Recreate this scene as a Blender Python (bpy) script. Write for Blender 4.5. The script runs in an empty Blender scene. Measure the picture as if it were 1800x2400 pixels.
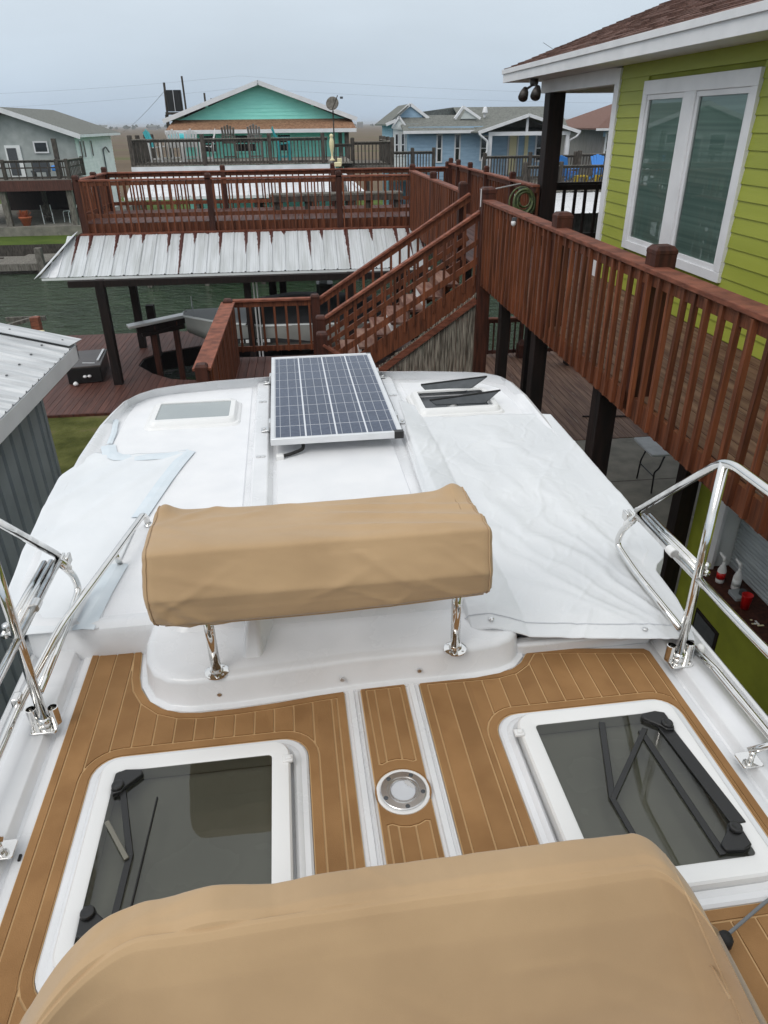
import bpy, bmesh, math, random
from mathutils import Vector, Matrix, noise
random.seed(7)
sc = bpy.context.scene
COL = sc.collection
rad = math.radians

# ---------------------------------------------------------------- camera
cam = bpy.data.cameras.new('camera'); camo = bpy.data.objects.new('camera', cam); COL.objects.link(camo)
cam.sensor_fit = 'HORIZONTAL'; cam.sensor_width = 36.0; cam.lens = 33.256
cam.clip_start = 0.02; cam.clip_end = 20000
R = Vector((0.99444665, -0.10475313, -0.01013119)); D = Vector((-0.05919771, -0.4771774, -0.8768109)); F = Vector((0.08701431, 0.87254141, -0.48072862))
CZ = 5.5
camo.matrix_world = Matrix(((R.x, -D.x, -F.x, 0), (R.y, -D.y, -F.y, 0), (R.z, -D.z, -F.z, CZ), (0, 0, 0, 1)))
sc.camera = camo
# ---------------------------------------------------------------- sky: overcast
SUN_EL, SUN_AZ = rad(46), rad(226)
w = bpy.data.worlds.new('World'); sc.world = w; w.use_nodes = True
nt = w.node_tree; nt.nodes.clear(); N = nt.nodes.new; L = nt.links.new
out = N('ShaderNodeOutputWorld'); bg = N('ShaderNodeBackground'); bg.inputs[1].default_value = 1.0
sky = N('ShaderNodeTexSky'); sky.sky_type = 'NISHITA'; sky.sun_disc = False
sky.sun_elevation = SUN_EL; sky.sun_rotation = SUN_AZ; sky.air_density = 1.5; sky.dust_density = 4.0
sk = N('ShaderNodeVectorMath'); sk.operation = 'SCALE'; sk.inputs['Scale'].default_value = 0.06
L(sky.outputs[0], sk.inputs[0])
tc = N('ShaderNodeTexCoord'); sep = N('ShaderNodeSeparateXYZ'); L(tc.outputs['Generated'], sep.inputs[0])
rmp = N('ShaderNodeValToRGB'); L(sep.outputs[2], rmp.inputs[0])      # cloud deck: dim at the horizon, three times as bright overhead
e = rmp.color_ramp.elements
e[0].position = 0.0; e[0].color = (0.47, 0.575, 0.70, 1)
e[1].position = 1.0; e[1].color = (1.10, 1.12, 1.14, 1)
for p_, c_ in ((0.06, (0.575, 0.675, 0.78, 1)), (0.17, (0.71, 0.79, 0.87, 1)), (0.45, (0.90, 0.945, 0.99, 1))):
    q_ = e.new(p_); q_.color = c_
mp = N('ShaderNodeMapping'); mp.inputs['Scale'].default_value = (1.2, 1.2, 4.5); L(tc.outputs['Generated'], mp.inputs[0])
nz = N('ShaderNodeTexNoise'); nz.inputs['Scale'].default_value = 2.2; nz.inputs['Detail'].default_value = 5; nz.inputs['Roughness'].default_value = .5
L(mp.outputs[0], nz.inputs['Vector'])
mr = N('ShaderNodeMapRange'); mr.inputs[1].default_value = .25; mr.inputs[2].default_value = .75; mr.inputs[3].default_value = .91; mr.inputs[4].default_value = 1.08
L(nz.outputs[0], mr.inputs[0])
cl = N('ShaderNodeVectorMath'); cl.operation = 'SCALE'; L(rmp.outputs[0], cl.inputs[0]); L(mr.outputs[0], cl.inputs['Scale'])
mx = N('ShaderNodeMix'); mx.data_type = 'RGBA'; mx.inputs[0].default_value = .88
L(sk.outputs[0], mx.inputs[6]); L(cl.outputs[0], mx.inputs[7]); L(mx.outputs[2], bg.inputs[0]); L(bg.outputs[0], out.inputs[0])
# ---------------------------------------------------------------- veiled sun
sl = bpy.data.lights.new('sun', 'SUN'); sl.energy = .85; sl.angle = rad(28); sl.color = (1, .965, .92)
so = bpy.data.objects.new('sun', sl); COL.objects.link(so); so.location = (0, 0, 60)
sd = Vector((math.sin(SUN_AZ) * math.cos(SUN_EL), math.cos(SUN_AZ) * math.cos(SUN_EL), math.sin(SUN_EL)))
so.rotation_euler = sd.to_track_quat('Z', 'Y').to_euler()
sc.view_settings.view_transform = 'Standard'; sc.view_settings.look = 'None'; sc.view_settings.gamma = 1.0
sc.view_settings.use_curve_mapping = False
sc.view_settings.exposure = 0.13
sc.cycles.use_denoising = True
sc.cycles.max_bounces = 8; sc.cycles.transparent_max_bounces = 12; sc.cycles.caustics_reflective = False; sc.cycles.caustics_refractive = False

# ---------------------------------------------------------------- materials
def lin(r, g, b):
    return tuple(((c / 255) / 12.92 if c / 255 <= .04045 else ((c / 255 + .055) / 1.055) ** 2.4) for c in (r, g, b)) + (1,)
MATS = {}
def mat(name, c1, c2=None, rough=.5, scale=5, stretch=(1, 1, 1), bump=0.0, bscale=None, bstretch=None, metal=0, rnd=0.0, spec=.5, coat=0, ramp=(.35, .65), c3=None, detail=6, rrange=0.0, sheen=0, bdist=.01):
    m = bpy.data.materials.new(name); m.use_nodes = True; t = m.node_tree; n = t.nodes; l = t.links
    b = n['Principled BSDF']; MATS[name] = m
    b.inputs['Roughness'].default_value = rough; b.inputs['Metallic'].default_value = metal
    b.inputs['Specular IOR Level'].default_value = spec; b.inputs['Coat Weight'].default_value = coat
    if sheen: b.inputs['Sheen Weight'].default_value = sheen
    tcn = n.new('ShaderNodeTexCoord'); oi = n.new('ShaderNodeObjectInfo')
    ad = n.new('ShaderNodeVectorMath'); ad.operation = 'MULTIPLY_ADD'
    cmb = n.new('ShaderNodeCombineXYZ')
    for i in range(3): l.new(oi.outputs['Random'], cmb.inputs[i])
    l.new(cmb.outputs[0], ad.inputs[0]); ad.inputs[1].default_value = (37, 53, 71); l.new(tcn.outputs['Object'], ad.inputs[2])
    def nz_(sc_, st, det):
        mpn = n.new('ShaderNodeMapping'); mpn.inputs['Scale'].default_value = st; l.new(ad.outputs[0], mpn.inputs[0])
        q = n.new('ShaderNodeTexNoise'); q.inputs['Scale'].default_value = sc_; q.inputs['Detail'].default_value = det; l.new(mpn.outputs[0], q.inputs['Vector'])
        return q
    colsock = None
    if c2 is not None:
        q = nz_(scale, stretch, detail)
        r = n.new('ShaderNodeValToRGB'); l.new(q.outputs[0], r.inputs[0])
        r.color_ramp.elements[0].position = ramp[0]; r.color_ramp.elements[0].color = c1
        r.color_ramp.elements[1].position = ramp[1]; r.color_ramp.elements[1].color = c2
        if c3 is not None:
            k = r.color_ramp.elements.new(min(.99, ramp[1] + .12)); k.color = c3
        colsock = r.outputs[0]
        if rrange:
            rr = n.new('ShaderNodeMapRange'); l.new(q.outputs[0], rr.inputs[0]); rr.inputs[1].default_value = .3; rr.inputs[2].default_value = .7
            rr.inputs[3].default_value = rough - rrange; rr.inputs[4].default_value = rough + rrange; l.new(rr.outputs[0], b.inputs['Roughness'])
    else:
        b.inputs['Base Color'].default_value = c1
    if rnd:
        hv = n.new('ShaderNodeHueSaturation'); mrn = n.new('ShaderNodeMapRange'); l.new(oi.outputs['Random'], mrn.inputs[0])
        mrn.inputs[3].default_value = 1 - rnd; mrn.inputs[4].default_value = 1 + rnd; l.new(mrn.outputs[0], hv.inputs['Value'])
        if colsock: l.new(colsock, hv.inputs['Color'])
        else: hv.inputs['Color'].default_value = c1
        colsock = hv.outputs[0]
    if colsock: l.new(colsock, b.inputs['Base Color'])
    if bump:
        q2 = nz_(bscale or scale, bstretch or stretch, 4)
        bp = n.new('ShaderNodeBump'); bp.inputs['Strength'].default_value = bump; bp.inputs['Distance'].default_value = bdist; l.new(q2.outputs[0], bp.inputs['Height'])
        l.new(bp.outputs[0], b.inputs['Normal'])
    return m
G1 = (1, 1, 1, 1)
gel = mat('gelcoat', (.765, .77, .78, 1), (.685, .695, .705, 1), rough=.25, scale=4.5, rrange=.06, coat=.25, bump=.02, bscale=30)
gelns = mat('gelcoat_nonskid', (.80, .805, .815, 1), (.75, .76, .775, 1), rough=.55, scale=6, bump=.5, bscale=260, bdist=.002)
gelgrey = mat('gelcoat_grey', (.60, .62, .65, 1), (.53, .55, .58, 1), rough=.4, scale=4)
teak = mat('teak_foam', lin(155, 117, 76), lin(138, 102, 64), rough=.75, scale=7, rnd=.06, bump=.35, bscale=350, bdist=.002, spec=.25)
teakg = mat('teak_groove', lin(198, 164, 120), rough=.8, spec=.2)
tan = mat('tan_canvas', lin(183, 154, 118), lin(169, 141, 107), rough=.88, scale=3, spec=.2, bump=.25, bscale=700, bdist=.001, sheen=.25)
tarp = mat('white_tarp', (.725, .74, .75, 1), (.645, .665, .68, 1), rough=.5, scale=3.2, stretch=(1, .7, 1), bump=.12, bscale=60, bdist=.004, ramp=(.3, .7), spec=.35)
film = mat('blue_film', (.755, .775, .79, 1), (.705, .73, .75, 1), rough=.42, scale=3, bump=.15, bscale=14, bdist=.008, spec=.4)
tape = mat('blue_tape', (.62, .69, .735, 1), (.67, .73, .77, 1), rough=.4, scale=14, bump=.3, bscale=25, bdist=.004)
chrome = mat('stainless', (.78, .77, .75, 1), (.70, .69, .67, 1), rough=.09, metal=1, scale=20, rrange=.04)
chromed = mat('stainless_brushed', (.62, .62, .62, 1), (.72, .72, .71, 1), rough=.3, metal=1, scale=30)
blackp = mat('black_plastic', (.012, .012, .012, 1), rough=.35)
darkp = mat('charcoal_plastic', (.055, .062, .068, 1), (.075, .082, .09, 1), rough=.42, scale=20)
rubber = mat('black_rubber', (.01, .01, .01, 1), rough=.7)
wplast = mat('white_plastic', (.78, .78, .77, 1), rough=.35)
alum = mat('aluminium', (.80, .81, .82, 1), (.74, .75, .76, 1), rough=.38, metal=.55, scale=12)
sheet = mat('solar_backsheet', (.72, .74, .78, 1), rough=.12, coat=.6)
redw = mat('redwood_stain', lin(128, 74, 48), lin(62, 35, 24), rough=.62, scale=2.2, stretch=(14, 14, 1), bump=.3, bscale=3, bstretch=(20, 20, 1), rnd=.24, ramp=(.3, .75), spec=.3)
redr = mat('redwood_rail', lin(142, 86, 66), lin(98, 57, 43), rough=.7, scale=2.2, stretch=(3, 3, 14), bump=.4, bscale=5, bstretch=(9, 2, 9), rnd=.14, spec=.3)
redp = mat('redwood_post', lin(82, 45, 33), lin(52, 28, 21), rough=.6, scale=2, stretch=(10, 10, 1), bump=.3, bscale=3, bstretch=(14, 14, 1), rnd=.1, spec=.3)
redplank = mat('redwood_plank', lin(98, 62, 52), lin(72, 45, 39), rough=.6, scale=1.6, stretch=(10, .7, 1), bump=.3, bscale=3, bstretch=(16, .7, 1), rnd=.13, c3=lin(112, 78, 67), spec=.35)
wornplank = mat('worn_plank', lin(126, 98, 80), lin(84, 55, 44), rough=.7, scale=1.7, stretch=(9, .6, 1), bump=.35, bscale=3, bstretch=(16, .7, 1), rnd=.12, spec=.3, c3=lin(160, 142, 124))
tread = mat('tread_wood', lin(150, 118, 102), lin(112, 74, 62), rough=.75, scale=2.5, stretch=(6, 1, 6), rnd=.1)
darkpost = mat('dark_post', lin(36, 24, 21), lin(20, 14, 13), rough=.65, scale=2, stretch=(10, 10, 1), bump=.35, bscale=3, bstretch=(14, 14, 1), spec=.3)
greyw = mat('grey_wood', lin(128, 124, 116), lin(88, 84, 78), rough=.85, scale=2, stretch=(8, 8, 2), rnd=.14, bump=.3, spec=.2)
greyd = mat('grey_wood_dark', lin(92, 86, 80), lin(60, 56, 52), rough=.85, scale=2, stretch=(8, 8, 2), rnd=.14, spec=.2)
white = mat('white_paint', (.78, .785, .80, 1), (.70, .705, .72, 1), rough=.5, scale=3, bump=.08, bscale=30)
lime = mat('lime_siding', lin(158, 165, 62), lin(148, 156, 54), rough=.55, scale=1.6, stretch=(1, .5, 3), rnd=.025, bump=.12, bscale=6, bstretch=(1, 1, 20))
limed = mat('lime_block', lin(140, 146, 40), lin(124, 130, 32), rough=.7, scale=3, bump=.15, bscale=60)
def metal_sheet():
    """weathered white corrugated steel; rust runs down from the upper edge along the ribs (object y = down the slope)"""
    m = mat('weathered_steel', (.60, .625, .64, 1), (.41, .43, .425, 1), rough=.45, scale=2.2, stretch=(4, .35, 1), ramp=(.40, .74), metal=.1)
    t = m.node_tree; n = t.nodes; l = t.links; b = n['Principled BSDF']
    src = b.inputs['Base Color'].links[0].from_socket
    tcn = n.new('ShaderNodeTexCoord'); sp = n.new('ShaderNodeSeparateXYZ'); l.new(tcn.outputs['Object'], sp.inputs[0])
    oi = n.new('ShaderNodeObjectInfo')
    ax = n.new('ShaderNodeMath'); ax.operation = 'ABSOLUTE'; l.new(sp.outputs[0], ax.inputs[0])
    wob = n.new('ShaderNodeTexNoise'); wob.inputs['Scale'].default_value = 9; wob.inputs['Detail'].default_value = 4
    cmb = n.new('ShaderNodeVectorMath'); cmb.operation = 'ADD'; l.new(tcn.outputs['Object'], cmb.inputs[0])
    c3 = n.new('ShaderNodeCombineXYZ'); mm = n.new('ShaderNodeMath'); mm.operation = 'MULTIPLY'; mm.inputs[1].default_value = 91; l.new(oi.outputs['Random'], mm.inputs[0])
    l.new(mm.outputs[0], c3.inputs[0]); l.new(mm.outputs[0], c3.inputs[1]); l.new(c3.outputs[0], cmb.inputs[1]); l.new(cmb.outputs[0], wob.inputs['Vector'])
    # streak width falls with distance from the top edge; its length differs per sheet
    ln = n.new('ShaderNodeMapRange'); l.new(oi.outputs['Random'], ln.inputs[0]); ln.inputs[3].default_value = -.55; ln.inputs[4].default_value = 2.2
    lmx = n.new('ShaderNodeMath'); lmx.operation = 'MAXIMUM'; lmx.inputs[1].default_value = .05; l.new(ln.outputs[0], lmx.inputs[0])
    dv = n.new('ShaderNodeMath'); dv.operation = 'DIVIDE'; l.new(sp.outputs[1], dv.inputs[0]); l.new(lmx.outputs[0], dv.inputs[1])
    wd = n.new('ShaderNodeMapRange'); l.new(dv.outputs[0], wd.inputs[0]); wd.inputs[1].default_value = 0; wd.inputs[2].default_value = 1; wd.inputs[3].default_value = .115; wd.inputs[4].default_value = 0.0
    wn = n.new('ShaderNodeMath'); wn.operation = 'MULTIPLY'; l.new(wd.outputs[0], wn.inputs[0]); l.new(wob.outputs[0], wn.inputs[1])
    lt = n.new('ShaderNodeMath'); lt.operation = 'LESS_THAN'; l.new(ax.outputs[0], lt.inputs[0]); l.new(wn.outputs[0], lt.inputs[1])
    mxr = n.new('ShaderNodeMix'); mxr.data_type = 'RGBA'; l.new(lt.outputs[0], mxr.inputs[0]); l.new(src, mxr.inputs[6]); mxr.inputs[7].default_value = lin(78, 32, 20)
    l.new(mxr.outputs[2], b.inputs['Base Color'])
    return m
rust = metal_sheet()
wmetal = mat('white_metal', (.76, .77, .785, 1), (.63, .645, .66, 1), rough=.4, scale=2.2, stretch=(1, 4, 1), metal=.05, rnd=.04)
shedroof = mat('shed_metal', lin(214, 216, 217), lin(176, 179, 181), rough=.42, scale=2.0, stretch=(.8, 5, 1), metal=.1, rnd=.05)
shedwall = mat('shed_wall', lin(158, 166, 172), lin(142, 150, 156), rough=.5, scale=2, metal=.1)
shing = mat('shingle_brown', lin(128, 100, 90), lin(92, 70, 64), rough=.9, scale=24, rnd=.2, bump=.5, bscale=150, spec=.2)
shingg = mat('shingle_grey', lin(126, 128, 122), lin(100, 102, 98), rough=.9, scale=9, bump=.4, bscale=30, spec=.2)
shingt = mat('shingle_tan', lin(158, 122, 96), lin(120, 90, 70), rough=.9, scale=9, spec=.2)
turq = mat('turquoise_paint', lin(160, 246, 232), lin(148, 238, 224), rough=.6, scale=2, stretch=(1, 1, 4))
turqc = mat('turquoise_plastic', lin(52, 170, 176), rough=.5)
skyb = mat('sky_blue_siding', lin(160, 190, 212), lin(146, 176, 200), rough=.6, scale=2, stretch=(1, 1, 4))
offw = mat('pale_grey_green', lin(176, 182, 180), lin(156, 163, 161), rough=.7, scale=2)
whitew = mat('white_wall', lin(236, 239, 238), lin(220, 225, 224), rough=.7, scale=2)
greysid = mat('grey_siding', lin(140, 136, 132), lin(118, 114, 110), rough=.7, scale=2, stretch=(6, 6, 1))
yel = mat('yellow_plastic', lin(236, 206, 50), rough=.5)
yeld = mat('pale_yellow_paint', lin(232, 222, 178), rough=.6)
bluec = mat('blue_plastic', lin(66, 140, 220), rough=.5)
conc = mat('concrete', lin(138, 134, 124), lin(112, 109, 101), rough=.85, scale=2.5, bump=.2, bscale=40, c3=lin(150, 147, 138))
winglass = mat('dark_window', (.012, .016, .018, 1), rough=.05, spec=.6)
teal = mat('teal_window', (.56, .72, .65, 1), (.38, .52, .47, 1), rough=.5, spec=.2, scale=1.0, stretch=(.3, .15, 26))
reed = mat('reed', lin(178, 170, 156), lin(84, 76, 66), rough=.9, scale=3, stretch=(16, 16, 1.2), rnd=.1, detail=2)
skiffw = mat('skiff_paint', lin(168, 170, 166), lin(150, 152, 148), rough=.35, scale=2, coat=.3)
skiffg = mat('skiff_grey', lin(150, 156, 158), rough=.5)
canvasb = mat('black_canvas', (.012, .012, .013, 1), (.022, .022, .024, 1), rough=.8, scale=5)
hoseg = mat('hose_green', lin(104, 118, 72), lin(60, 74, 50), rough=.5, scale=20)
terracotta = mat('terracotta', lin(170, 92, 60), rough=.8)
redc = mat('red_plastic', lin(196, 20, 22), rough=.3)
tabletop = mat('table_top', lin(206, 210, 214), lin(190, 194, 198), rough=.45, scale=8)
shutter = mat('shutter_metal', lin(212, 218, 220), lin(190, 197, 200), rough=.5, metal=.0, scale=2, stretch=(1, .3, 8))
cable = mat('cable', (.16, .17, .18, 1), rough=.6)
def grass_mat(name, c1, c2, c3, sc_, bump=.6):
    return mat(name, c1, c2, rough=.95, scale=sc_, ramp=(.3, .6), c3=c3, detail=10, bump=bump, bscale=sc_ * 6, bdist=.05, spec=.1)
lawn = grass_mat('lawn', lin(62, 66, 30), lin(90, 92, 50), lin(104, 96, 68), 2.2)
lawn2 = grass_mat('far_lawn', lin(66, 84, 34), lin(84, 100, 44), lin(98, 104, 58), .8)
marsh = mat('marsh_grass', lin(98, 86, 72), lin(112, 98, 82), rough=1, scale=.012, stretch=(1, 3.5, 1), ramp=(.3, .55), c3=lin(94, 96, 64), detail=12, spec=.05, bump=.5, bscale=.5, bdist=.4)
def water_mat():
    m = mat('canal_water', lin(50, 70, 46), lin(40, 57, 40), rough=.05, scale=.25, spec=.5)
    t = m.node_tree; n = t.nodes; l = t.links; b = n['Principled BSDF']; b.inputs['IOR'].default_value = 1.33
    tcn = n.new('ShaderNodeTexCoord'); mpn = n.new('ShaderNodeMapping'); mpn.inputs['Scale'].default_value = (1.0, 1.7, 1); mpn.inputs['Rotation'].default_value = (0, 0, rad(-28)); l.new(tcn.outputs['Object'], mpn.inputs[0])
    q = n.new('ShaderNodeTexNoise'); q.inputs['Scale'].default_value = 1.25; q.inputs['Detail'].default_value = 4; q.inputs['Roughness'].default_value = .62; l.new(mpn.outputs[0], q.inputs['Vector'])
    bp = n.new('ShaderNodeBump'); bp.inputs['Strength'].default_value = 1.0; bp.inputs['Distance'].default_value = .55; l.new(q.outputs[0], bp.inputs['Height']); l.new(bp.outputs[0], b.inputs['Normal'])
    return m
water = water_mat()
def pane_mat(name, tint, refl=1.0, ior=1.5):
    m = bpy.data.materials.new(name); m.use_nodes = True; t = m.node_tree; t.nodes.clear(); n = t.nodes.new; l = t.links.new
    o = n('ShaderNodeOutputMaterial'); tr = n('ShaderNodeBsdfTransparent'); tr.inputs[0].default_value = tint
    gl = n('ShaderNodeBsdfGlossy'); gl.inputs['Roughness'].default_value = .015; gl.inputs[0].default_value = (refl, refl, refl, 1)
    fr = n('ShaderNodeFresnel'); fr.inputs[0].default_value = ior
    mxs = n('ShaderNodeMixShader'); l(fr.outputs[0], mxs.inputs[0]); l(tr.outputs[0], mxs.inputs[1]); l(gl.outputs[0], mxs.inputs[2]); l(mxs.outputs[0], o.inputs[0])
    return m
smoked = pane_mat('smoked_acrylic', (.43, .43, .37, 1), 1.0, 1.56)
clearp = pane_mat('window_glass', (.76, .83, .80, 1))
def cell_mat():
    m = mat('solar_cell', (.045, .06, .10, 1), (.065, .084, .13, 1), rough=.22, scale=60, coat=0, rnd=.06, detail=1, spec=.28)
    t = m.node_tree; n = t.nodes; l = t.links; b = n['Principled BSDF']; src = b.inputs['Base Color'].links[0].from_socket
    tcn = n.new('ShaderNodeTexCoord'); sp = n.new('ShaderNodeSeparateXYZ'); l.new(tcn.outputs['Object'], sp.inputs[0])
    ab = n.new('ShaderNodeMath'); ab.operation = 'ABSOLUTE'; l.new(sp.outputs[0], ab.inputs[0])
    pm_ = n.new('ShaderNodeMath'); pm_.operation = 'PINGPONG'; pm_.inputs[1].default_value = .0255; l.new(ab.outputs[0], pm_.inputs[0])   # lines at 0 and +-.051
    lt = n.new('ShaderNodeMath'); lt.operation = 'LESS_THAN'; lt.inputs[1].default_value = .0015; l.new(pm_.outputs[0], lt.inputs[0])
    mxr = n.new('ShaderNodeMix'); mxr.data_type = 'RGBA'; l.new(lt.outputs[0], mxr.inputs[0]); l.new(src, mxr.inputs[6]); mxr.inputs[7].default_value = (.38, .40, .44, 1); l.new(mxr.outputs[2], b.inputs['Base Color'])
    return m
solcell = cell_mat()

# ---------------------------------------------------------------- geometry helpers
BROT = rad(1.71)                      # the boat lies 1.7 degrees off the line of the house
FR = {'h': Matrix.Identity(4), 'b': Matrix.Rotation(BROT, 4, 'Z')}
BASE = {}
def thing(name, label, cat, base, frame='h', group=None, kind=None):
    o = bpy.data.objects.new(name, None); COL.objects.link(o); o.empty_display_size = .2
    b = Vector(base); o.location = FR[frame] @ b; o.rotation_euler = (0, 0, BROT if frame == 'b' else 0)
    tag(o, label, cat, group, kind); BASE[o.name] = b
    return o
def tag(o, label=None, cat=None, group=None, kind=None):
    if label: o['label'] = label
    if cat: o['category'] = cat
    if group: o['group'] = group
    if kind: o['kind'] = kind
    return o
def base_of(o):
    while o.parent: o = o.parent
    return BASE.get(o.name, Vector((0, 0, 0)))
class MB:
    def __init__(s): s.v = []; s.f = []
    def add(s, vs, fs):
        k = len(s.v); s.v += [tuple(p) for p in vs]; s.f += [tuple(i + k for i in f) for f in fs]; return s
    def box(s, x0, x1, y0, y1, z0, z1):
        return s.add([(x0, y0, z0), (x1, y0, z0), (x1, y1, z0), (x0, y1, z0), (x0, y0, z1), (x1, y0, z1), (x1, y1, z1), (x0, y1, z1)],
                     [(0, 3, 2, 1), (4, 5, 6, 7), (0, 1, 5, 4), (1, 2, 6, 5), (2, 3, 7, 6), (3, 0, 4, 7)])
    def bar(s, a, b, w, h, up=(0, 0, 1)):
        """a box from a to b, w wide and h high, centred on the line"""
        a = Vector(a); b = Vector(b); d = (b - a).normalized(); u = Vector(up)
        if abs(d.dot(u)) > .98: u = Vector((0, 1, 0))
        r = d.cross(u).normalized() * (w / 2); t = r.cross(d).normalized() * (h / 2)
        return s.add([a - r - t, a + r - t, a + r + t, a - r + t, b - r - t, b + r - t, b + r + t, b - r + t],
                     [(0, 1, 2, 3), (7, 6, 5, 4), (0, 4, 5, 1), (1, 5, 6, 2), (2, 6, 7, 3), (3, 7, 4, 0)])
    def prism(s, poly, z0, z1, bottom=False):
        n = len(poly); vs = [(x, y, z0) for x, y in poly] + [(x, y, z1) for x, y in poly]
        fs = [tuple(range(n, 2 * n))] + [(i, (i + 1) % n, (i + 1) % n + n, i + n) for i in range(n)]
        if bottom: fs.append(tuple(reversed(range(n))))
        return s.add(vs, fs)
    def loft(s, loops, cap=True, base=False, closed=True):
        n = len(loops[0]); vs = [p for lp in loops for p in lp]; fs = []
        for k in range(len(loops) - 1):
            for i in range(n if closed else n - 1):
                j = (i + 1) % n; fs.append((k * n + i, k * n + j, (k + 1) * n + j, (k + 1) * n + i))
        if cap: fs.append(tuple(range((len(loops) - 1) * n, len(loops) * n)))
        if base: fs.append(tuple(reversed(range(n))))
        return s.add(vs, fs)
    def tube(s, pts, r, n=10, caps=True):
        pts = [Vector(p) for p in pts]; loops = []; prev = None
        for i, p in enumerate(pts):
            d = (pts[min(i + 1, len(pts) - 1)] - pts[max(i - 1, 0)]).normalized()
            if prev is None:
                u = Vector((0, 0, 1)) if abs(d.z) < .9 else Vector((0, 1, 0)); u = (u - d * u.dot(d)).normalized()
            else:
                u = (prev - d * prev.dot(d)).normalized()
            prev = u; v = d.cross(u); rr = r[i] if isinstance(r, (list, tuple)) else r
            loops.append([p + (u * math.cos(2 * math.pi * k / n) + v * math.sin(2 * math.pi * k / n)) * rr for k in range(n)])
        return s.loft(loops, cap=caps, base=caps)
    def lathe(s, c, prof, n=20):
        """prof: (radius, z) from bottom to top"""
        loops = [[(c[0] + r * math.cos(2 * math.pi * k / n), c[1] + r * math.sin(2 * math.pi * k / n), c[2] + z) for k in range(n)] for r, z in prof]
        return s.loft(loops, cap=True, base=True)
    def quad(s, *p): return s.add(p, [tuple(range(len(p)))])
    def mesh(s, name, m, smooth=False, off=Vector((0, 0, 0))):
        me = bpy.data.meshes.new(name); me.from_pydata([(x - off[0], y - off[1], z - off[2]) for x, y, z in s.v], [], s.f); me.update()
        if smooth:
            me.polygons.foreach_set('use_smooth', [True] * len(me.polygons))
        for q in (m if isinstance(m, (list, tuple)) else [m]): me.materials.append(q)
        return me
    def build(s, name, m, parent=None, smooth=False, bevel=0, seg=2, auto=None, solid=0, loc=None, subsurf=0, frame='h'):
        """one mesh object; coordinates are those of the frame of its top-level parent"""
        off = Vector(loc) if loc is not None else Vector((0, 0, 0))
        b = base_of(parent) if parent else Vector((0, 0, 0))
        if parent: me = s.mesh(name, m, smooth, off if loc is not None else b)
        else: me = s.mesh(name, m, smooth, off)
        o = bpy.data.objects.new(name, me); COL.objects.link(o)
        if parent:
            o.parent = parent
            if loc is not None: o.location = off - b
        else:
            o.location = FR[frame] @ off; o.rotation_euler = (0, 0, BROT if frame == 'b' else 0); BASE[o.name] = off
        if solid:
            q = o.modifiers.new('solid', 'SOLIDIFY'); q.thickness = solid; q.offset = -1
        if subsurf:
            q = o.modifiers.new('sub', 'SUBSURF'); q.levels = subsurf; q.render_levels = subsurf
        if bevel:
            q = o.modifiers.new('bev', 'BEVEL'); q.width = bevel; q.segments = seg; q.limit_method = 'ANGLE'; q.angle_limit = rad(35)
        if auto or (bevel and not smooth):
            me.polygons.foreach_set('use_smooth', [True] * len(me.polygons))
            try: me.set_sharp_from_angle(angle=rad(auto or 35))
            except Exception: pass
        return o
def inst(name, me, parent, loc, rot=(0, 0, 0), scale=(1, 1, 1)):
    """another object with the same mesh data; loc in the frame of the top-level parent"""
    o = bpy.data.objects.new(name, me); COL.objects.link(o); o.parent = parent
    o.location = Vector(loc) - base_of(parent); o.rotation_euler = rot; o.scale = scale
    return o
def copy_tree(o, parent=None):
    c = o.copy(); COL.objects.link(c)
    if parent: c.parent = parent
    for ch in list(o.children): copy_tree(ch, c)
    return c
def rrect(x0, x1, y0, y1, r, n=6):
    pts = []
    for cx, cy, a in ((x1 - r, y0 + r, -90), (x1 - r, y1 - r, 0), (x0 + r, y1 - r, 90), (x0 + r, y0 + r, 180)):
        for k in range(n + 1):
            t = rad(a + 90 * k / n); pts.append((cx + r * math.cos(t), cy + r * math.sin(t)))
    return pts
def area(p): return sum(p[i][0] * p[(i + 1) % len(p)][1] - p[(i + 1) % len(p)][0] * p[i][1] for i in range(len(p))) / 2
def inset(p, d):
    """offset a polygon inwards by d"""
    if area(p) < 0: p = p[::-1]
    n = len(p); res = []
    for i in range(n):
        a = Vector(p[i - 1]).to_2d() if False else Vector((p[i - 1][0], p[i - 1][1])); b = Vector((p[i][0], p[i][1])); c = Vector((p[(i + 1) % n][0], p[(i + 1) % n][1]))
        e1 = (b - a).normalized(); e2 = (c - b).normalized()
        n1 = Vector((-e1.y, e1.x)); n2 = Vector((-e2.y, e2.x)); m = (n1 + n2)
        if m.length < 1e-6: m = n1
        m.normalize(); k = d / max(.45, m.dot(n1)); res.append((b.x + m.x * k, b.y + m.y * k))
    return res
def smoothpoly(p, it=2):
    for _ in range(it):
        q = []
        for i in range(len(p)):
            a = p[i]; b = p[(i + 1) % len(p)]
            q += [tuple(a[k] * .75 + b[k] * .25 for k in range(len(a))), tuple(a[k] * .25 + b[k] * .75 for k in range(len(a)))]
        p = q
    return p
def arc(pts, n=6, r=.08):
    """polyline with rounded corners"""
    P = [Vector(p) for p in pts]; res = [P[0]]
    for i in range(1, len(P) - 1):
        a, b, c = P[i - 1], P[i], P[i + 1]; rr = min(r, (a - b).length * .48, (c - b).length * .48)
        s = b + (a - b).normalized() * rr; t = b + (c - b).normalized() * rr
        for k in range(n + 1):
            u = k / n; res.append(s * (1 - u) ** 2 + b * 2 * u * (1 - u) + t * u * u)
    res.append(P[-1]); return res
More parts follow.
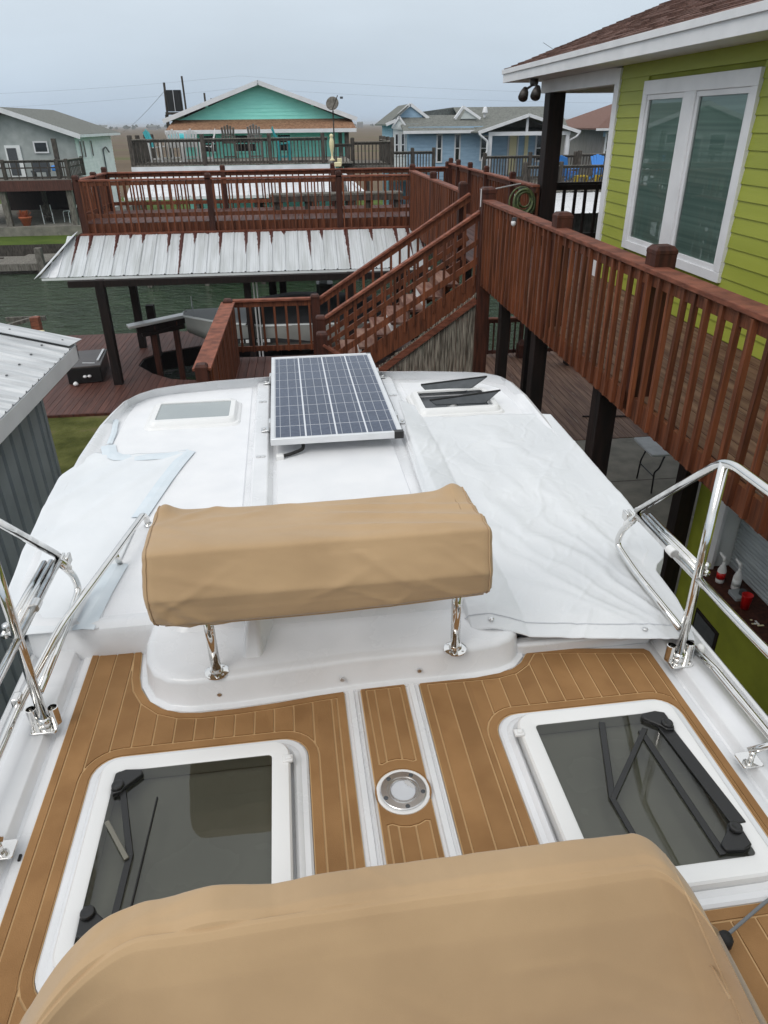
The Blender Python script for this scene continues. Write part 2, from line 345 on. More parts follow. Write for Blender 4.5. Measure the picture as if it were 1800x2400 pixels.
def spans(polys, x):
    ys = []
    for p in polys:
        for i in range(len(p)):
            a = p[i]; b = p[(i + 1) % len(p)]
            if (a[0] <= x) != (b[0] <= x): ys.append(a[1] + (b[1] - a[1]) * (x - a[0]) / (b[0] - a[0]))
    ys.sort(); return [(ys[i], ys[i + 1]) for i in range(0, len(ys) - 1, 2)]
def strips(polys, x0, dx, gap, endgap=0.0):
    """cut an area (outline + holes) into boards along y, dx wide with gap between"""
    xs = [q[0] for p in polys for q in p]; lo, hi = min(xs), max(xs); res = []
    k = math.floor((lo - x0) / dx)
    while x0 + k * dx < hi:
        a = max(lo, x0 + k * dx + gap / 2); b = min(hi, x0 + (k + 1) * dx - gap / 2); k += 1
        if b - a < .006: continue
        cs = [a] + sorted({round(x, 5) for x in xs if a + 1e-4 < x < b - 1e-4}) + [b]
        live = []
        for i in range(len(cs) - 1):
            A = spans(polys, cs[i] + 1e-5); B = spans(polys, cs[i + 1] - 1e-5)
            if len(A) != len(B):
                A = B = spans(polys, (cs[i] + cs[i + 1]) / 2)
            nxt = []
            for (a0, a1), (b0, b1) in zip(A, B):
                if a1 - a0 < .004 and b1 - b0 < .004: continue
                hit = None
                for pc in live:
                    lx, l0, l1 = pc[-1]
                    if len(A) == len(live) and min(a1, l1) - max(a0, l0) > .5 * max(l1 - l0, a1 - a0): hit = pc
                if hit is not None:
                    hit.append((cs[i + 1], b0, b1)); nxt.append(hit)
                else:
                    pc = [(cs[i], a0, a1), (cs[i + 1], b0, b1)]; res.append(pc); nxt.append(pc)
            live = nxt
    return [[(x, y0 + endgap) for x, y0, y1 in pc] + [(x, y1 - endgap) for x, y0, y1 in reversed(pc)] for pc in res]
def fbm(x, y, z=0, o=4): return noise.fractal(Vector((x, y, z)), 1.0, 2.0, o)
# ================================================================= BOAT (boat frame 'b')
ZD = 3.9
boat = thing('motor_yacht', 'white motor yacht with teak-look flybridge deck, docked beside the raised red walkway', 'boat', (.195, 2.0, 0), 'b')
# hull and cabin below the roof
def sec(y, hw, z0, z1):
    return [(.195 - hw, y, z1), (.195 - hw * .98, y, (z0 + z1) / 2), (.195 - hw * .7, y, z0 + .25), (.195, y, z0), (.195 + hw * .7, y, z0 + .25), (.195 + hw * .98, y, (z0 + z1) / 2), (.195 + hw, y, z1)]
MB().loft([sec(-4.2, 1.25, .5, 2.2), sec(-2, 1.34, .42, 2.2), sec(2, 1.36, .4, 2.25), sec(4.4, 1.22, .45, 2.32), sec(5.8, .75, .7, 2.42), sec(6.7, .06, 1.5, 2.5)], cap=True, base=True, closed=False).build('hull', gel, boat, auto=40)
MB().prism([(.195 - 1.3, -4.2), (.195 + 1.3, -4.2), (.195 + 1.33, 2), (.195 + 1.2, 4.4), (.195 + .72, 5.8), (.195, 6.65), (.195 - .72, 5.8), (.195 - 1.2, 4.4), (.195 - 1.33, 2)], 2.2, 2.26).build('foredeck', gel, boat)
cab = MB().loft([[(x, y, 2.24) for x, y in rrect(-.93, 1.3, -1.6, 4.55, .3)], [(x, y, 3.79) for x, y in rrect(-.88, 1.25, -1.6, 4.35, .3)]]).build('cabin', gel, boat, auto=40)
for sx in (-1, 1):
    m = MB()
    for y0 in (-.6, 1.1, 2.8):
        xa, xb = (.195 + sx * 1.112, .195 + sx * 1.085)
        m2 = MB().add([(xa, y0, 2.75), (xa, y0 + 1.3, 2.75), (xb, y0 + 1.3, 3.5), (xb, y0, 3.5)], [(0, 1, 2, 3)]); m2.build('window', winglass, cab)
# the roof of the saloon
oz = [(-.72, 2.03), (-.97, 2.07), (-1.06, 2.22), (-1.09, 2.32), (-1.12, 2.6), (-1.145, 3.06), (-1.155, 3.56), (-1.14, 4.0), (-1.115, 4.2), (-1.08, 4.40), (-1.02, 4.52), (-.92, 4.615), (-.75, 4.675), (-.53, 4.72), (-.2, 4.75), (.2, 4.76), (.6, 4.74), (.9, 4.70), (1.2, 4.63), (1.32, 4.585), (1.41, 4.50), (1.45, 4.36), (1.465, 4.1), (1.445, 3.5), (1.43, 2.84), (1.41, 2.35), (1.385, 2.22), (1.33, 2.15), (1.285, 2.07), (1.27, 1.90), (.78, 1.87), (.70, 2.03)]
oz = oz[::-1]
if area(oz) < 0: oz = oz[::-1]
def at_z(p, z): k = (CZ - z) / 1.5; return (p[0] * k, p[1] * k)
def rimz(p): t = min(1, max(0, (p[1] - 3.2) / 1.2)); return 4.015 + .05 * t * t
o1 = inset(oz, .004); o3 = inset(oz, .05); o4 = inset(oz, .105); o5 = inset(oz, .125)
rt = [at_z(p, rimz(p)) for p in o1]
def lo(pl, zf): return [(a, b, zf(p)) for p, (a, b) in zip(oz, pl)]
def mixp(A, B, t): return [(a[0] * (1 - t) + b[0] * t, a[1] * (1 - t) + b[1] * t) for a, b in zip(A, B)]
roofloops = [lo(inset(rt, .10), lambda p: 3.70), lo(inset(rt, .03), lambda p: 3.78), lo(rt, lambda p: 3.86 + (rimz(p) - 4.015) * .4), lo(inset(rt, .004), lambda p: rimz(p) - .03), lo(inset(rt, .016), lambda p: rimz(p) - .008), lo(inset(rt, .035), lambda p: rimz(p)),
             lo(mixp(inset(rt, .035), o4, .35), lambda p: rimz(p) - (rimz(p) - 4.0) * .18), lo(mixp(inset(rt, .035), o4, .8), lambda p: 4.0 + (rimz(p) - 4.0) * .28), lo(o4, lambda p: 4.004), lo(o5, lambda p: 4.0)]
roof = MB().loft(roofloops).build('roof', gel, boat, auto=32)
pl = [(-.985, 2.25), (-.99, 3.2), (-.985, 4.1), (-.965, 4.30), (-.90, 4.41), (-.78, 4.452), (-.5, 4.475), (-.262, 4.49), (-.262, 2.07), (-.80, 2.07)]
if area(pl) < 0: pl = pl[::-1]
MB().loft([[(x, y, 4.0) for x, y in pl], [(x, y, 4.007) for x, y in inset(pl, .006)]]).build('nonskid_panel', gelns, roof, auto=30)
pr = [(.72, 1.95), (1.28, 2.2), (1.31, 3.0), (1.32, 4.0), (1.30, 4.22), (1.22, 4.33), (1.1, 4.37), (.69, 4.44)]
if area(pr) < 0: pr = pr[::-1]
MB().loft([[(x, y, 4.0) for x, y in pr], [(x, y, 4.007) for x, y in inset(pr, .006)]]).build('nonskid_panel', gelns, roof, auto=30)
MB().loft([[(x, y, 4.0) for x, y in rrect(-.115, .5, 2.2, 4.4, .02)], [(x, y, 4.006) for x, y in rrect(-.11, .495, 2.205, 4.395, .02)]]).build('nonskid_panel', gelns, roof, auto=30)
for x0, x1 in ((-.232, -.15), (.565, .64)):
    a = [(x0 - .008, 2.1, 4.0), (x0 + .004, 2.1, 4.038), (x1 - .004, 2.1, 4.038), (x1 + .018, 2.1, 4.0)]
    b = [(q[0], 4.42, q[2]) for q in a]; c = [(q[0], 4.60, 4.0 + (q[2] - 4.0) * .5) for q in a]
    MB().loft([a, b, c], closed=False, cap=True, base=True).build('roof_ridge', gel, roof, bevel=.006)
for x, y in ((-.192, 4.12), (-.19, 3.31), (.60, 4.11)):
    MB().lathe((x - .011, y, 4.038), [(.012, 0), (.012, .003), (.008, .005)], 10).add([], []).lathe((x + .011, y, 4.038), [(.012, 0), (.012, .003), (.008, .005)], 10).build('bolt_cover', chromed, roof)
# roof hatches
def roof_hatch(x0, x1, y0, y1):
    h = MB().loft([[(x, y, 4.004) for x, y in rrect(x0 - .03, x1 + .03, y0 - .03, y1 + .03, .05)], [(x, y, 4.018) for x, y in rrect(x0 - .02, x1 + .02, y0 - .02, y1 + .02, .05)], [(x, y, 4.02) for x, y in rrect(x0 - .008, x1 + .008, y0 - .008, y1 + .008, .045)],
                   [(x, y, 4.04) for x, y in rrect(x0, x1, y0, y1, .045)], [(x, y, 4.046) for x, y in rrect(x0 + .008, x1 - .008, y0 + .008, y1 - .008, .04)], [(x, y, 4.046) for x, y in rrect(x0 + .034, x1 - .034, y0 + .034, y1 - .034, .012)], [(x, y, 4.036) for x, y in rrect(x0 + .036, x1 - .036, y0 + .036, y1 - .036, .012)]], cap=False).build('roof_hatch', wplast, boat, auto=35)
    return h
h = roof_hatch(-.825, -.345, 3.86, 4.20)
frost = mat('frosted_pane', (.30, .335, .335, 1), (.34, .37, .365, 1), rough=.12, scale=3, coat=.3)
MB().prism(rrect(-.79, -.38, 3.895, 4.165, .012), 4.03, 4.041).build('pane', frost, h)
MB().box(-.45, -.39, 3.858, 3.868, 4.02, 4.034).box(-.78, -.72, 3.858, 3.868, 4.02, 4.034).build('hinge', wplast, h, bevel=.003)
h = roof_hatch(.715, 1.19, 3.80, 4.16)
MB().prism(rrect(.75, 1.155, 3.835, 4.125, .012), 3.999, 4.009).build('dark_well', darkp, h)
def vent_lid(BL, BR, TR_, TL):
    q = [Vector(p) for p in (BL, BR, TR_, TL)]; nrm = (q[1] - q[0]).cross(q[3] - q[0]).normalized()
    o = MB().loft([[tuple(p - nrm * .012) for p in q], [tuple(p) for p in q]], base=True).build('vent_lid', darkp, h, bevel=.003)
    MB().tube([tuple(q[3]), tuple(q[2])], .006, 8).build('lid_rim', rubber, o)
vent_lid((.82, 4.158, 4.035), (1.06, 4.12, 4.035), (1.205, 4.186, 4.10), (.79, 4.212, 4.06))
vent_lid((.825, 3.905, 4.035), (1.12, 3.89, 4.035), (1.215, 3.918, 4.10), (.79, 3.926, 4.06))
MB().lathe((.93, 3.93, 4.01), [(.03, 0), (.03, .02), (.015, .03)], 14).build('vent_knob', wplast, h, auto=30)
MB().box(.80, .92, 3.798, 3.808, 4.02, 4.036).box(.99, 1.12, 3.798, 3.808, 4.02, 4.036).build('hinge', wplast, h, bevel=.003)

# flybridge floor: an extruded section with gutters and side ledges
half = [(0, 3.896), (.955, 3.896), (.972, 3.895), (.985, 3.885), (.993, 3.886), (1.003, 3.918), (1.008, 3.922), (1.085, 3.922), (1.092, 3.918), (1.102, 3.888), (1.118, 3.884), (1.135, 3.884), (1.14, 3.89), (1.146, 3.905), (1.156, 3.908), (1.166, 3.90), (1.176, 3.86), (1.19, 3.7), (1.21, 3.5)]
sect = [(.195 - x, z) for x, z in reversed(half)] + [(.195 + x, z) for x, z in half[1:]]
MB().loft([[(x, y, z) for x, z in sect] for y in (-1.2, .4, 1.2, 1.86)], closed=False, cap=False).build('flybridge_floor', gel, boat, auto=40)
sl_ = [q for q in sect if q[0] < .3]
MB().loft([[(x, y, z) for x, z in sl_] for y in (1.86, 2.06, 2.2)], closed=False, cap=False).build('flybridge_floor', gel, boat, auto=40)
sr_ = [q for q in sect if q[0] > .6]
MB().loft([[(x, y, z) for x, z in sr_] for y in (1.86, 1.92)], closed=False, cap=False).build('flybridge_floor', gel, boat, auto=40)
MB().box(.68, 1.17, 1.815, 1.86, 3.89, 3.945).box(.76, 1.13, 1.855, 1.9, 3.93, 3.975).build('front_ledge', gel, boat, bevel=.012)
MB().box(-.985, -.575, 2.06, 2.12, 3.88, 3.955).build('front_ledge', gel, boat, bevel=.015)
for x in (.113, .31):
    a = [(x - .022, 3.896), (x - .014, 3.897), (x - .011, 3.905), (x + .004, 3.906), (x + .007, 3.8985), (x + .012, 3.8985), (x + .014, 3.904), (x + .018, 3.903), (x + .022, 3.896)]
    MB().loft([[(q, y, z) for q, z in a] for y in (.2, 1.745)], closed=False, cap=True, base=True).build('drain_rib', gel, boat, auto=30)
# screws in the edge of the floor
for x, y, z in ((-.70, 2.115, 3.957),):
    MB().lathe((x, y, z - .002), [(.006, 0), (.006, .002), (.003, .004)], 10).build('screw', chromed, boat)
MB().box(-.768, -.762, 1.245, 1.262, 3.896, 3.902).build('scuff_mark', rubber, boat)

# teak-look foam deck: sheets with routed grooves; every plank its own piece
hl = rrect(-.645, -.035, .885, 1.548, .075); hr = rrect(.528, 1.108, .885, 1.548, .075)
PL = [(-.755, -.6), (.088, -.6), (.088, 1.722), (.0, 1.716), (-.12, 1.703), (-.25, 1.695), (-.36, 1.694), (-.42, 1.702), (-.48, 1.728), (-.53, 1.775), (-.56, 1.83), (-.575, 1.89), (-.59, 2.05), (-.60, 2.185), (-.755, 2.165)]
PR = [(.332, -.6), (1.143, -.6), (1.143, 1.765), (1.128, 1.783), (.76, 1.838), (.735, 1.835), (.715, 1.81), (.69, 1.776), (.65, 1.748), (.59, 1.735), (.50, 1.735), (.332, 1.742)]
PC = [(.14, -.6), (.286, -.6), (.286, 1.735), (.278, 1.748), (.148, 1.742), (.14, 1.73)]
def ringpoly(c, r, n=32): return [(c[0] + r * math.cos(2 * math.pi * k / n), c[1] + r * math.sin(2 * math.pi * k / n)) for k in range(n)]
SOCK = (.2145, 1.312)
def deck_panel(outline, hole, bw, hw, x0, dx):
    o = None
    polys = [outline] + ([hole] if hole else [])
    m = MB()
    for p in strips(polys, -3, 10, 0): m.prism(p, ZD - .002, ZD + .0015)
    o = m.build('deck_mat', teakg, boat)
    g = .0058
    inner = inset(outline, bw); polysb = [outline, inset(outline, bw - g / 2)]
    mb = MB()
    for p in strips([inset(outline, .003), inset(outline, bw - g / 2)], -3, 10, 0): mb.prism(p, ZD + .0015, ZD + .005)
    mb.build('border', teak, o)
    hin = None
    if hole:
        xm = outline[1][0] - bw - .0005; big = [(min(x, xm), y) for x, y in inset(hole, -hw + g / 2)]; mb = MB()
        for p in strips([big, [(min(x, xm - .0004), y) for x, y in inset(hole, -.003)]], -3, 10, 0): mb.prism(p, ZD + .0015, ZD + .005)
        mb.build('border', teak, o); hin = big
    cut = [inset(outline, bw + g / 2)] + ([[(min(x, outline[1][0] - bw - g / 2 - .0003), y) for x, y in inset(hole, -hw - g / 2)]] if hole else [])
    for p in strips(cut, x0, dx, g):
        if abs(area(p)) < .0004: continue
        c = (sum(q[0] for q in p) / len(p), sum(q[1] for q in p) / len(p), ZD)
        MB().prism(p, ZD + .0015, ZD + .005).build('plank', teak, o, loc=c)
    return o
deck_panel(PL, hl, .026, .03, -.755 + .026, .0595)
deck_panel(PR, hr, .026, .03, .332 + .026, .0595)
# the centre strip is cut round the socket
ya, yb = SOCK[1] - .115, SOCK[1] + .115
m = MB()
for p in strips([PC, ringpoly(SOCK, .0745)], -3, 10, 0): m.prism(p, ZD - .002, ZD + .0015)
cm = m.build('deck_mat', teakg, boat)
top = [(.158, 1.715)] + [(.162, yb - .014)] + [(SOCK[0] + .095 * math.cos(rad(a)) * 1.0, SOCK[1] + .112 * math.sin(rad(a))) for a in (118, 105, 90, 75, 62)] + [(.268, yb - .014), (.268, 1.715)]
bot = [(.158, -.6), (.268, -.6), (.268, ya + .014)] + [(SOCK[0] + .095 * math.cos(rad(a)), SOCK[1] + .112 * math.sin(rad(a))) for a in (-62, -75, -90, -105, -118)] + [(.158, ya + .014)]
for reg in (top, bot):
    if area(reg) < 0: reg.reverse()
g = .0058
mb = MB()
for p in strips([inset(PC, .003), inset(top, -g / 2), inset(bot, -g / 2), ringpoly(SOCK, .0775)], -3, 10, 0): mb.prism(p, ZD + .0015, ZD + .005)
mb.build('border', teak, cm)
for reg in (top, bot):
    for p in strips([inset(reg, g / 2)], .185, .0445, g):
        if abs(area(p)) < .0003: continue
        MB().prism(p, ZD + .0015, ZD + .005).build('plank', teak, cm, loc=(sum(q[0] for q in p) / len(p), sum(q[1] for q in p) / len(p), ZD))
# flush table socket
sk_ = MB().lathe((*SOCK, ZD), [(.074, -.002), (.074, .004), (.070, .006), (.064, .005)], 40).build('table_socket', wplast, boat, auto=30)
MB().lathe((*SOCK, ZD), [(.063, .004), (.063, .008), (.061, .0095), (.045, .0095), (.043, .007), (.040, .007), (.0385, .0105), (.036, .0105), (.034, .006)], 40).build('flange', chromed, sk_, auto=30)
MB().lathe((*SOCK, ZD), [(.0335, .003), (.0335, .0065)], 32).build('socket_floor', gelgrey, sk_)
a0 = rad(28)
MB().prism([(SOCK[0] + r * math.cos(a), SOCK[1] + r * math.sin(a)) for r, a in ((.035, rad(5)), (.034, rad(20)), (.034, rad(50)), (.034, rad(75)), (.024, rad(72)), (.022, rad(60)), (.019, rad(50)), (.020, rad(35)), (.024, rad(22)), (.027, rad(8)))], ZD + .0065, ZD + .0092).build('socket_tab', alum, sk_)
for k in range(5):
    a = rad(58 + 72 * k)
    MB().lathe((SOCK[0] + .054 * math.cos(a), SOCK[1] + .054 * math.sin(a), ZD + .0092), [(.0065, 0), (.0065, .001), (.003, .002)], 12).build('screw', darkp, sk_)

dullm = mat('dull_steel', lin(120, 117, 106), rough=.45, metal=.3)
blindm = mat('cabin_blind', (.60, .585, .53, 1), (.46, .45, .41, 1), rough=.8, scale=2.5)
# flybridge hatches: white frame, smoked pane, black handles, reflections modelled as bars on top
def hatch(x0, x1, y0, y1, hinge_right):
    h = MB().loft([[(x, y, z) for x, y in rrect(x0 + i, x1 - i, y0 + i, y1 - i, .075 - i * .4)] for i, z in ((.0, 3.894), (.002, 3.904), (.008, 3.91), (.022, 3.911), (.028, 3.916), (.036, 3.918), (.044, 3.909))], cap=False).build('deck_hatch', gel, boat, auto=30)
    i0 = .040
    ex = .012
    a, b = (x0 + i0, x1 - i0 - ex) if hinge_right else (x0 + i0 + ex, x1 - i0)
    c, d = y0 + i0, y1 - i0
    gx0, gx1, gy0, gy1 = a + .042, b - .050 if hinge_right else b - .042, c + .05, d - .05
    if not hinge_right: gx0 = a + .05
    MB().loft([[(x, y, 3.90) for x, y in rrect(a, b, c, d, .05)], [(x, y, 3.936) for x, y in rrect(a, b, c, d, .05)], [(x, y, 3.942) for x, y in rrect(a + .005, b - .005, c + .005, d - .005, .046)],
               [(x, y, 3.944) for x, y in rrect(gx0 - .006, gx1 + .006, gy0 - .006, gy1 + .006, .014)], [(x, y, 3.941) for x, y in rrect(gx0, gx1, gy0, gy1, .012)], [(x, y, 3.90) for x, y in rrect(gx0, gx1, gy0, gy1, .012)]], cap=False).build('lid_frame', wplast, h, auto=30)
    MB().prism(rrect(gx0 + .0005, gx1 - .0005, gy0 + .0005, gy1 - .0005, .012), 3.938, 3.9405).build('pane', smoked, h)
    MB().box(gx0 - .03, gx1 + .03, gy0 - .03, gy1 + .03, 3.78, 3.80).build('cabin_blind', blindm, h)
    sx = 1 if hinge_right else -1
    hx = gx0 if hinge_right else gx1
    for yy, s in ((gy1 - .052, -1), (gy0 + .055, 1)):
        m = MB()
        m.prism([(hx + sx * u, yy + s * v) for u, v in ((.004, -.035), (.03, -.045), (.075, -.04), (.078, -.022), (.04, .012), (.03, .03), (.008, .034), (.002, .02))][::(1 if sx * s < 0 else -1)], 3.9406, 3.955)
        m.lathe((hx + sx * .02, yy + s * .012, 3.954), [(.017, 0), (.017, .008), (.012, .012), (.006, .010)], 16)
        m.build('handle', blackp, h, bevel=.003)
    zt_ = 3.9445  # bars laid on the pane stand for reflections of overhead frame tubes
    def reflection_bar(p, q, w_, up=0.0, name='reflection_bar', m_=None): MB().bar((p[0], p[1], zt_ + up), (q[0], q[1], zt_ + up), w_, .007).build(name, m_ or blackp, h, bevel=.002)
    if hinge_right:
        reflection_bar((-.531, 1.385), (-.478, 1.185), .017); reflection_bar((-.478, 1.188), (-.487, 1.0), .017, .0008)
        reflection_bar((-.552, 1.288), (-.482, 1.172), .012, .007, 'reflection_arm', dullm); reflection_bar((-.437, 1.354), (-.455, 1.02), .0045, -.002, 'reflection_line', rubber)
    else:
        reflection_bar((.827, 1.438), (.746, 1.176), .018); reflection_bar((.746, 1.18), (.757, 1.0), .016, .0008); reflection_bar((.940, 1.394), (.748, 1.176), .016, .0016)
        reflection_bar((.925, 1.39), (.944, .985), .019); reflection_bar((1.0, 1.40), (1.030, 1.06), .040, -.001)
    lx = b if hinge_right else a
    for yy in (d - .075, c + .06):
        MB().box(lx - .02, lx + .008, yy - .012, yy + .012, 3.94, 3.949).box(lx - .012, lx + .004, yy - .006, yy + .006, 3.949, 3.953).build('hinge', wplast, h, bevel=.002)
    return h
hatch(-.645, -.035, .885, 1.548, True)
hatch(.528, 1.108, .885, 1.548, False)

# moulded plinth under the helm bench
pb = [(-.52, 2.25), (-.545, 2.05), (-.552, 1.93), (-.538, 1.84), (-.505, 1.775), (-.455, 1.735), (-.39, 1.718), (-.25, 1.717), (.1, 1.74), (.13, 1.742), (.30, 1.745), (.33, 1.742), (.52, 1.742), (.60, 1.752), (.65, 1.772), (.685, 1.81), (.695, 1.87), (.69, 2.25)]
if area(pb) < 0: pb = pb[::-1]
pl_ = MB().loft([[(x, y, z) for x, y in inset(pb, i)] for i, z in ((-.022, 3.897), (-.02, 3.906), (-.004, 3.908), (.0, 3.912), (.006, 3.990), (.010, 4.0), (.020, 4.008), (.04, 4.010))]).build('bench_plinth', gel, boat, auto=50)
MB().loft([[(x, y, z) for x, y in rrect(-.50 + a, .64 - a, 1.96 + b_, 2.3, .09)] for a, b_, z in ((0, 0, 4.006), (.02, .03, 4.05), (.05, .05, 4.066))]).build('plinth_step', gel, pl_, auto=40)
MB().add([(-.225, 1.80, 4.008), (-.165, 1.80, 4.008), (-.11, 2.05, 4.008), (-.225, 2.05, 4.008), (-.20, 1.92, 4.14), (-.17, 1.92, 4.14), (-.12, 2.05, 4.14), (-.2, 2.05, 4.14)], [(0, 1, 5, 4), (1, 2, 6, 5), (2, 3, 7, 6), (3, 0, 4, 7), (4, 5, 6, 7)]).build('plinth_fin', gel, pl_, bevel=.012, seg=3)
for x, y in ((-.30, 1.7235), (.085, 1.735), (.335, 1.74)):
    MB().tube([(x, y, 3.945), (x, y - .006, 3.945)], .007, 10).build('screw', chromed, pl_)

# ---- tan covers
def cover_mesh(prof, x0, x1, nx, wr, ends=.05, it=2, endscale=.86):
    P = smoothpoly(prof, it); cy = sum(p[0] for p in P) / len(P); cz = sum(p[1] for p in P) / len(P); loops = []
    for i in range(nx + 1):
        t = i / nx; x = x0 + (x1 - x0) * t; d = min(x - x0, x1 - x); k = 1.0
        if d < ends: k = endscale + (1 - endscale) * math.sqrt(max(0, 1 - (1 - d / ends) ** 2))
        lp = []
        for j, (y, z) in enumerate(P):
            yy, zz = cy + (y - cy) * k, cz + (z - cz) * k; dx, dy, dz = wr(x, y, z, t); lp.append((x + dx, yy + dy, zz + dz))
        loops.append(lp)
    return MB().loft(loops, cap=True, base=True)
def dens(prof, n=6):
    res = []
    for i in range(len(prof)):
        a, b = prof[i], prof[(i + 1) % len(prof)]
        for k in range(n): res.append((a[0] + (b[0] - a[0]) * k / n, a[1] + (b[1] - a[1]) * k / n))
    return res
WR = random.Random(21)
RID = [(WR.uniform(-.40, .48), WR.uniform(0, 1), WR.uniform(-.75, .75), WR.uniform(.05, .16), WR.uniform(.009, .018), WR.uniform(.0015, .0038)) for _ in range(34)]
def ridges(x, s):
    """tension folds: short ridges on the unrolled cloth (x along, s down from the top edge, metres)"""
    h_ = 0
    for x0, s0, sl, ln_, w_, a_ in RID:
        u_, v_ = x - x0, s - s0 * .55; c_ = math.cos(sl); d_ = math.sin(sl); al, ac = u_ * c_ + v_ * d_, -u_ * d_ + v_ * c_
        if abs(al) < ln_ * 2 and abs(ac) < w_ * 3: h_ += a_ * math.exp(-(al / ln_) ** 2 - (ac / w_) ** 2)
    return h_
bench = thing('helm_bench', 'covered double helm bench on two steel posts, facing the solar panel', 'seat', (.04, 1.75, 4.0), 'b')
prof = dens([(1.64, 4.30), (1.606, 4.33), (1.594, 4.40), (1.652, 4.514), (1.955, 4.485), (1.99, 4.45), (1.995, 4.30), (1.93, 4.262), (1.74, 4.262)], 6)
def wr1(x, y, z, t):
    n1 = fbm(x * 2.2, y * 9 + x * 1.5, z * 5) * .007
    fold = .012 * math.exp(-((x + .33 + (z - 4.30) * 1.1) / .022) ** 2) * max(0, (4.40 - z) / .1) if z < 4.40 and y < 1.75 else 0
    fold += .010 * math.exp(-((x + .25 + (z - 4.30) * 1.2) / .02) ** 2) * max(0, (4.39 - z) / .1) if z < 4.39 and y < 1.75 else 0
    top = 0
    if z > 4.46 and y > 1.68:
        for yc, sl in ((1.74, -.20), (1.83, -.26), (1.90, -.22)):
            top += .009 * math.exp(-((y - yc - sl * (x - .1)) / .014) ** 2) * min(1, max(0, (x + .05) / .25))
        top += .022 * math.exp(-(((x - .47) / .035) ** 2 + ((y - 1.95) / .05) ** 2)) + .02 * math.exp(-(((x + .41) / .03) ** 2 + ((y - 1.95) / .05) ** 2))
        top -= .012 * math.sin(max(0, min(1, (x + .43) / .94)) * math.pi) * max(0, min(1, (y - 1.68) / .25))
    rd_ = ridges(x, (1.96 - y) if (z > 4.47 and y > 1.66) else (.30 + (4.51 - z))) if y < 1.97 else 0
    sag = -.012 * math.sin(t * math.pi) if z < 4.33 else 0
    lowr = -.014 * (1 - t) if z < 4.36 else 0
    return (fbm(z * 9, y * 9, 3) * .006 if (t < .06 or t > .94) else 0, -n1 * .6 - fold - (rd_ if z < 4.48 else 0), n1 * .6 + top + sag + lowr + (rd_ if z > 4.45 else rd_ * .3))
cv = cover_mesh(prof, -.438, .52, 230, wr1, ends=.035).build('fabric_cover', tan, bench, smooth=True)
def seam_loop(prof, x, wr, t, scale, r_, parent, it=2):
    P = smoothpoly(prof, it); cy = sum(p[0] for p in P) / len(P); cz = sum(p[1] for p in P) / len(P); pts = []
    for y, z in P:
        dx, dy, dz = wr(x, y, z, t); pts.append((x + dx, cy + (y - cy) * scale + dy, cz + (z - cz) * scale + dz))
    MB().tube(pts + [pts[0]], r_, 6, caps=False).build('seam', tan, parent, smooth=True)
MB().tube([(-.40 + .9 * k / 40, 1.638 - .002 + wr1(-.40 + .9 * k / 40, 1.64, 4.305, k / 40)[1], 4.303 + wr1(-.40 + .9 * k / 40, 1.64, 4.305, k / 40)[2]) for k in range(41)], .003, 6).build('hem', tan, bench, smooth=True)
seam_loop(prof, -.424, wr1, .015, .985, .0022, bench); seam_loop(prof, .506, wr1, .985, .985, .0022, bench)
for x, y in ((-.302, 1.752), (.454, 1.752)):
    MB().tube([(x, y, 4.008), (x - .004, y, 4.30)], .0155, 16).build('post', chrome, bench, smooth=True)
    fl = MB().lathe((x, y, 4.008), [(.037, 0), (.037, .003), (.032, .005), (.021, .007), (.019, .018)], 28).build('flange', chrome, bench, auto=40)
    for k in range(4):
        a = rad(45 + 90 * k); MB().lathe((x + .028 * math.cos(a), y + .028 * math.sin(a), 4.0125), [(.005, 0), (.004, .003)], 8).build('bolt', chromed, fl)
bench2 = thing('helm_console', 'large tan canvas cover draped over the console at the very front', 'covered seat', (.08, .45, 3.9), 'b')
prof2 = dens([(.50, 3.92), (.53, 4.08), (.575, 4.24), (.63, 4.37), (.662, 4.420), (.672, 4.428), (.70, 4.426), (.755, 4.405), (.78, 4.34), (.80, 4.10), (.80, 3.92)], 5)
def wr2(x, y, z, t):
    n1 = fbm(x * 1.6, y * 3, 7) * .007
    top = 0
    if y > .68 and z > 4.34:
        top = .006 * math.sin(x * 31 + 1) * max(0, .15 - x) * 3 + .004 * fbm(x * 9, 2, 1)
    rd_ = ridges(x, .62 - y + (4.43 - z) * .6 + .2) * .8
    drop = -.055 * max(0, (.17 - t) / .17) ** 1.7 if z > 4.2 else 0
    pull = -.12 * max(0, (.16 - t) / .16) ** 1.8 if y > .5 else 0
    drop -= .035 * max(0, (t - .95) / .05) ** 1.5 if z > 4.2 else 0
    pull -= .10 * max(0, (t - .93) / .07) ** 1.6 if y > .5 else 0
    return ((x - .075) * .85 * max(0, 4.43 - z), pull + n1 * .4 - rd_ * .5, n1 + top + drop + rd_)
cover_mesh(prof2, -.455, .592, 200, wr2, ends=.05, endscale=.93).build('fabric_cover', tan, bench2, smooth=True)
MB().box(-.40, .54, .60, .74, 3.902, 4.24).build('console_body', gel, bench2, bevel=.03)
seam_loop(prof2, .56, wr2, .97, .99, .0018, bench2)
MB().tube(arc([(.592, .52, 4.32), (.60, .585, 4.30), (.606, .64, 4.20), (.606, .70, 4.0)], r=.02), .0022, 6).build('seam', tan, bench2)
cord = thing('tie_cord', 'thin cord with a black toggle running from the front cover to the right', 'cord', (.80, .80, 3.93), 'b')
MB().tube([(.73, .735, 3.94), (.83, .80, 3.932), (.98, .87, 3.925), (1.14, .93, 3.93)], .004, 8).build('line', cable, cord, smooth=True)
MB().lathe((.845, .805, 3.906), [(.01, 0), (.018, .008), (.018, .024), (.012, .036)], 12).build('toggle', rubber, cord, smooth=True)
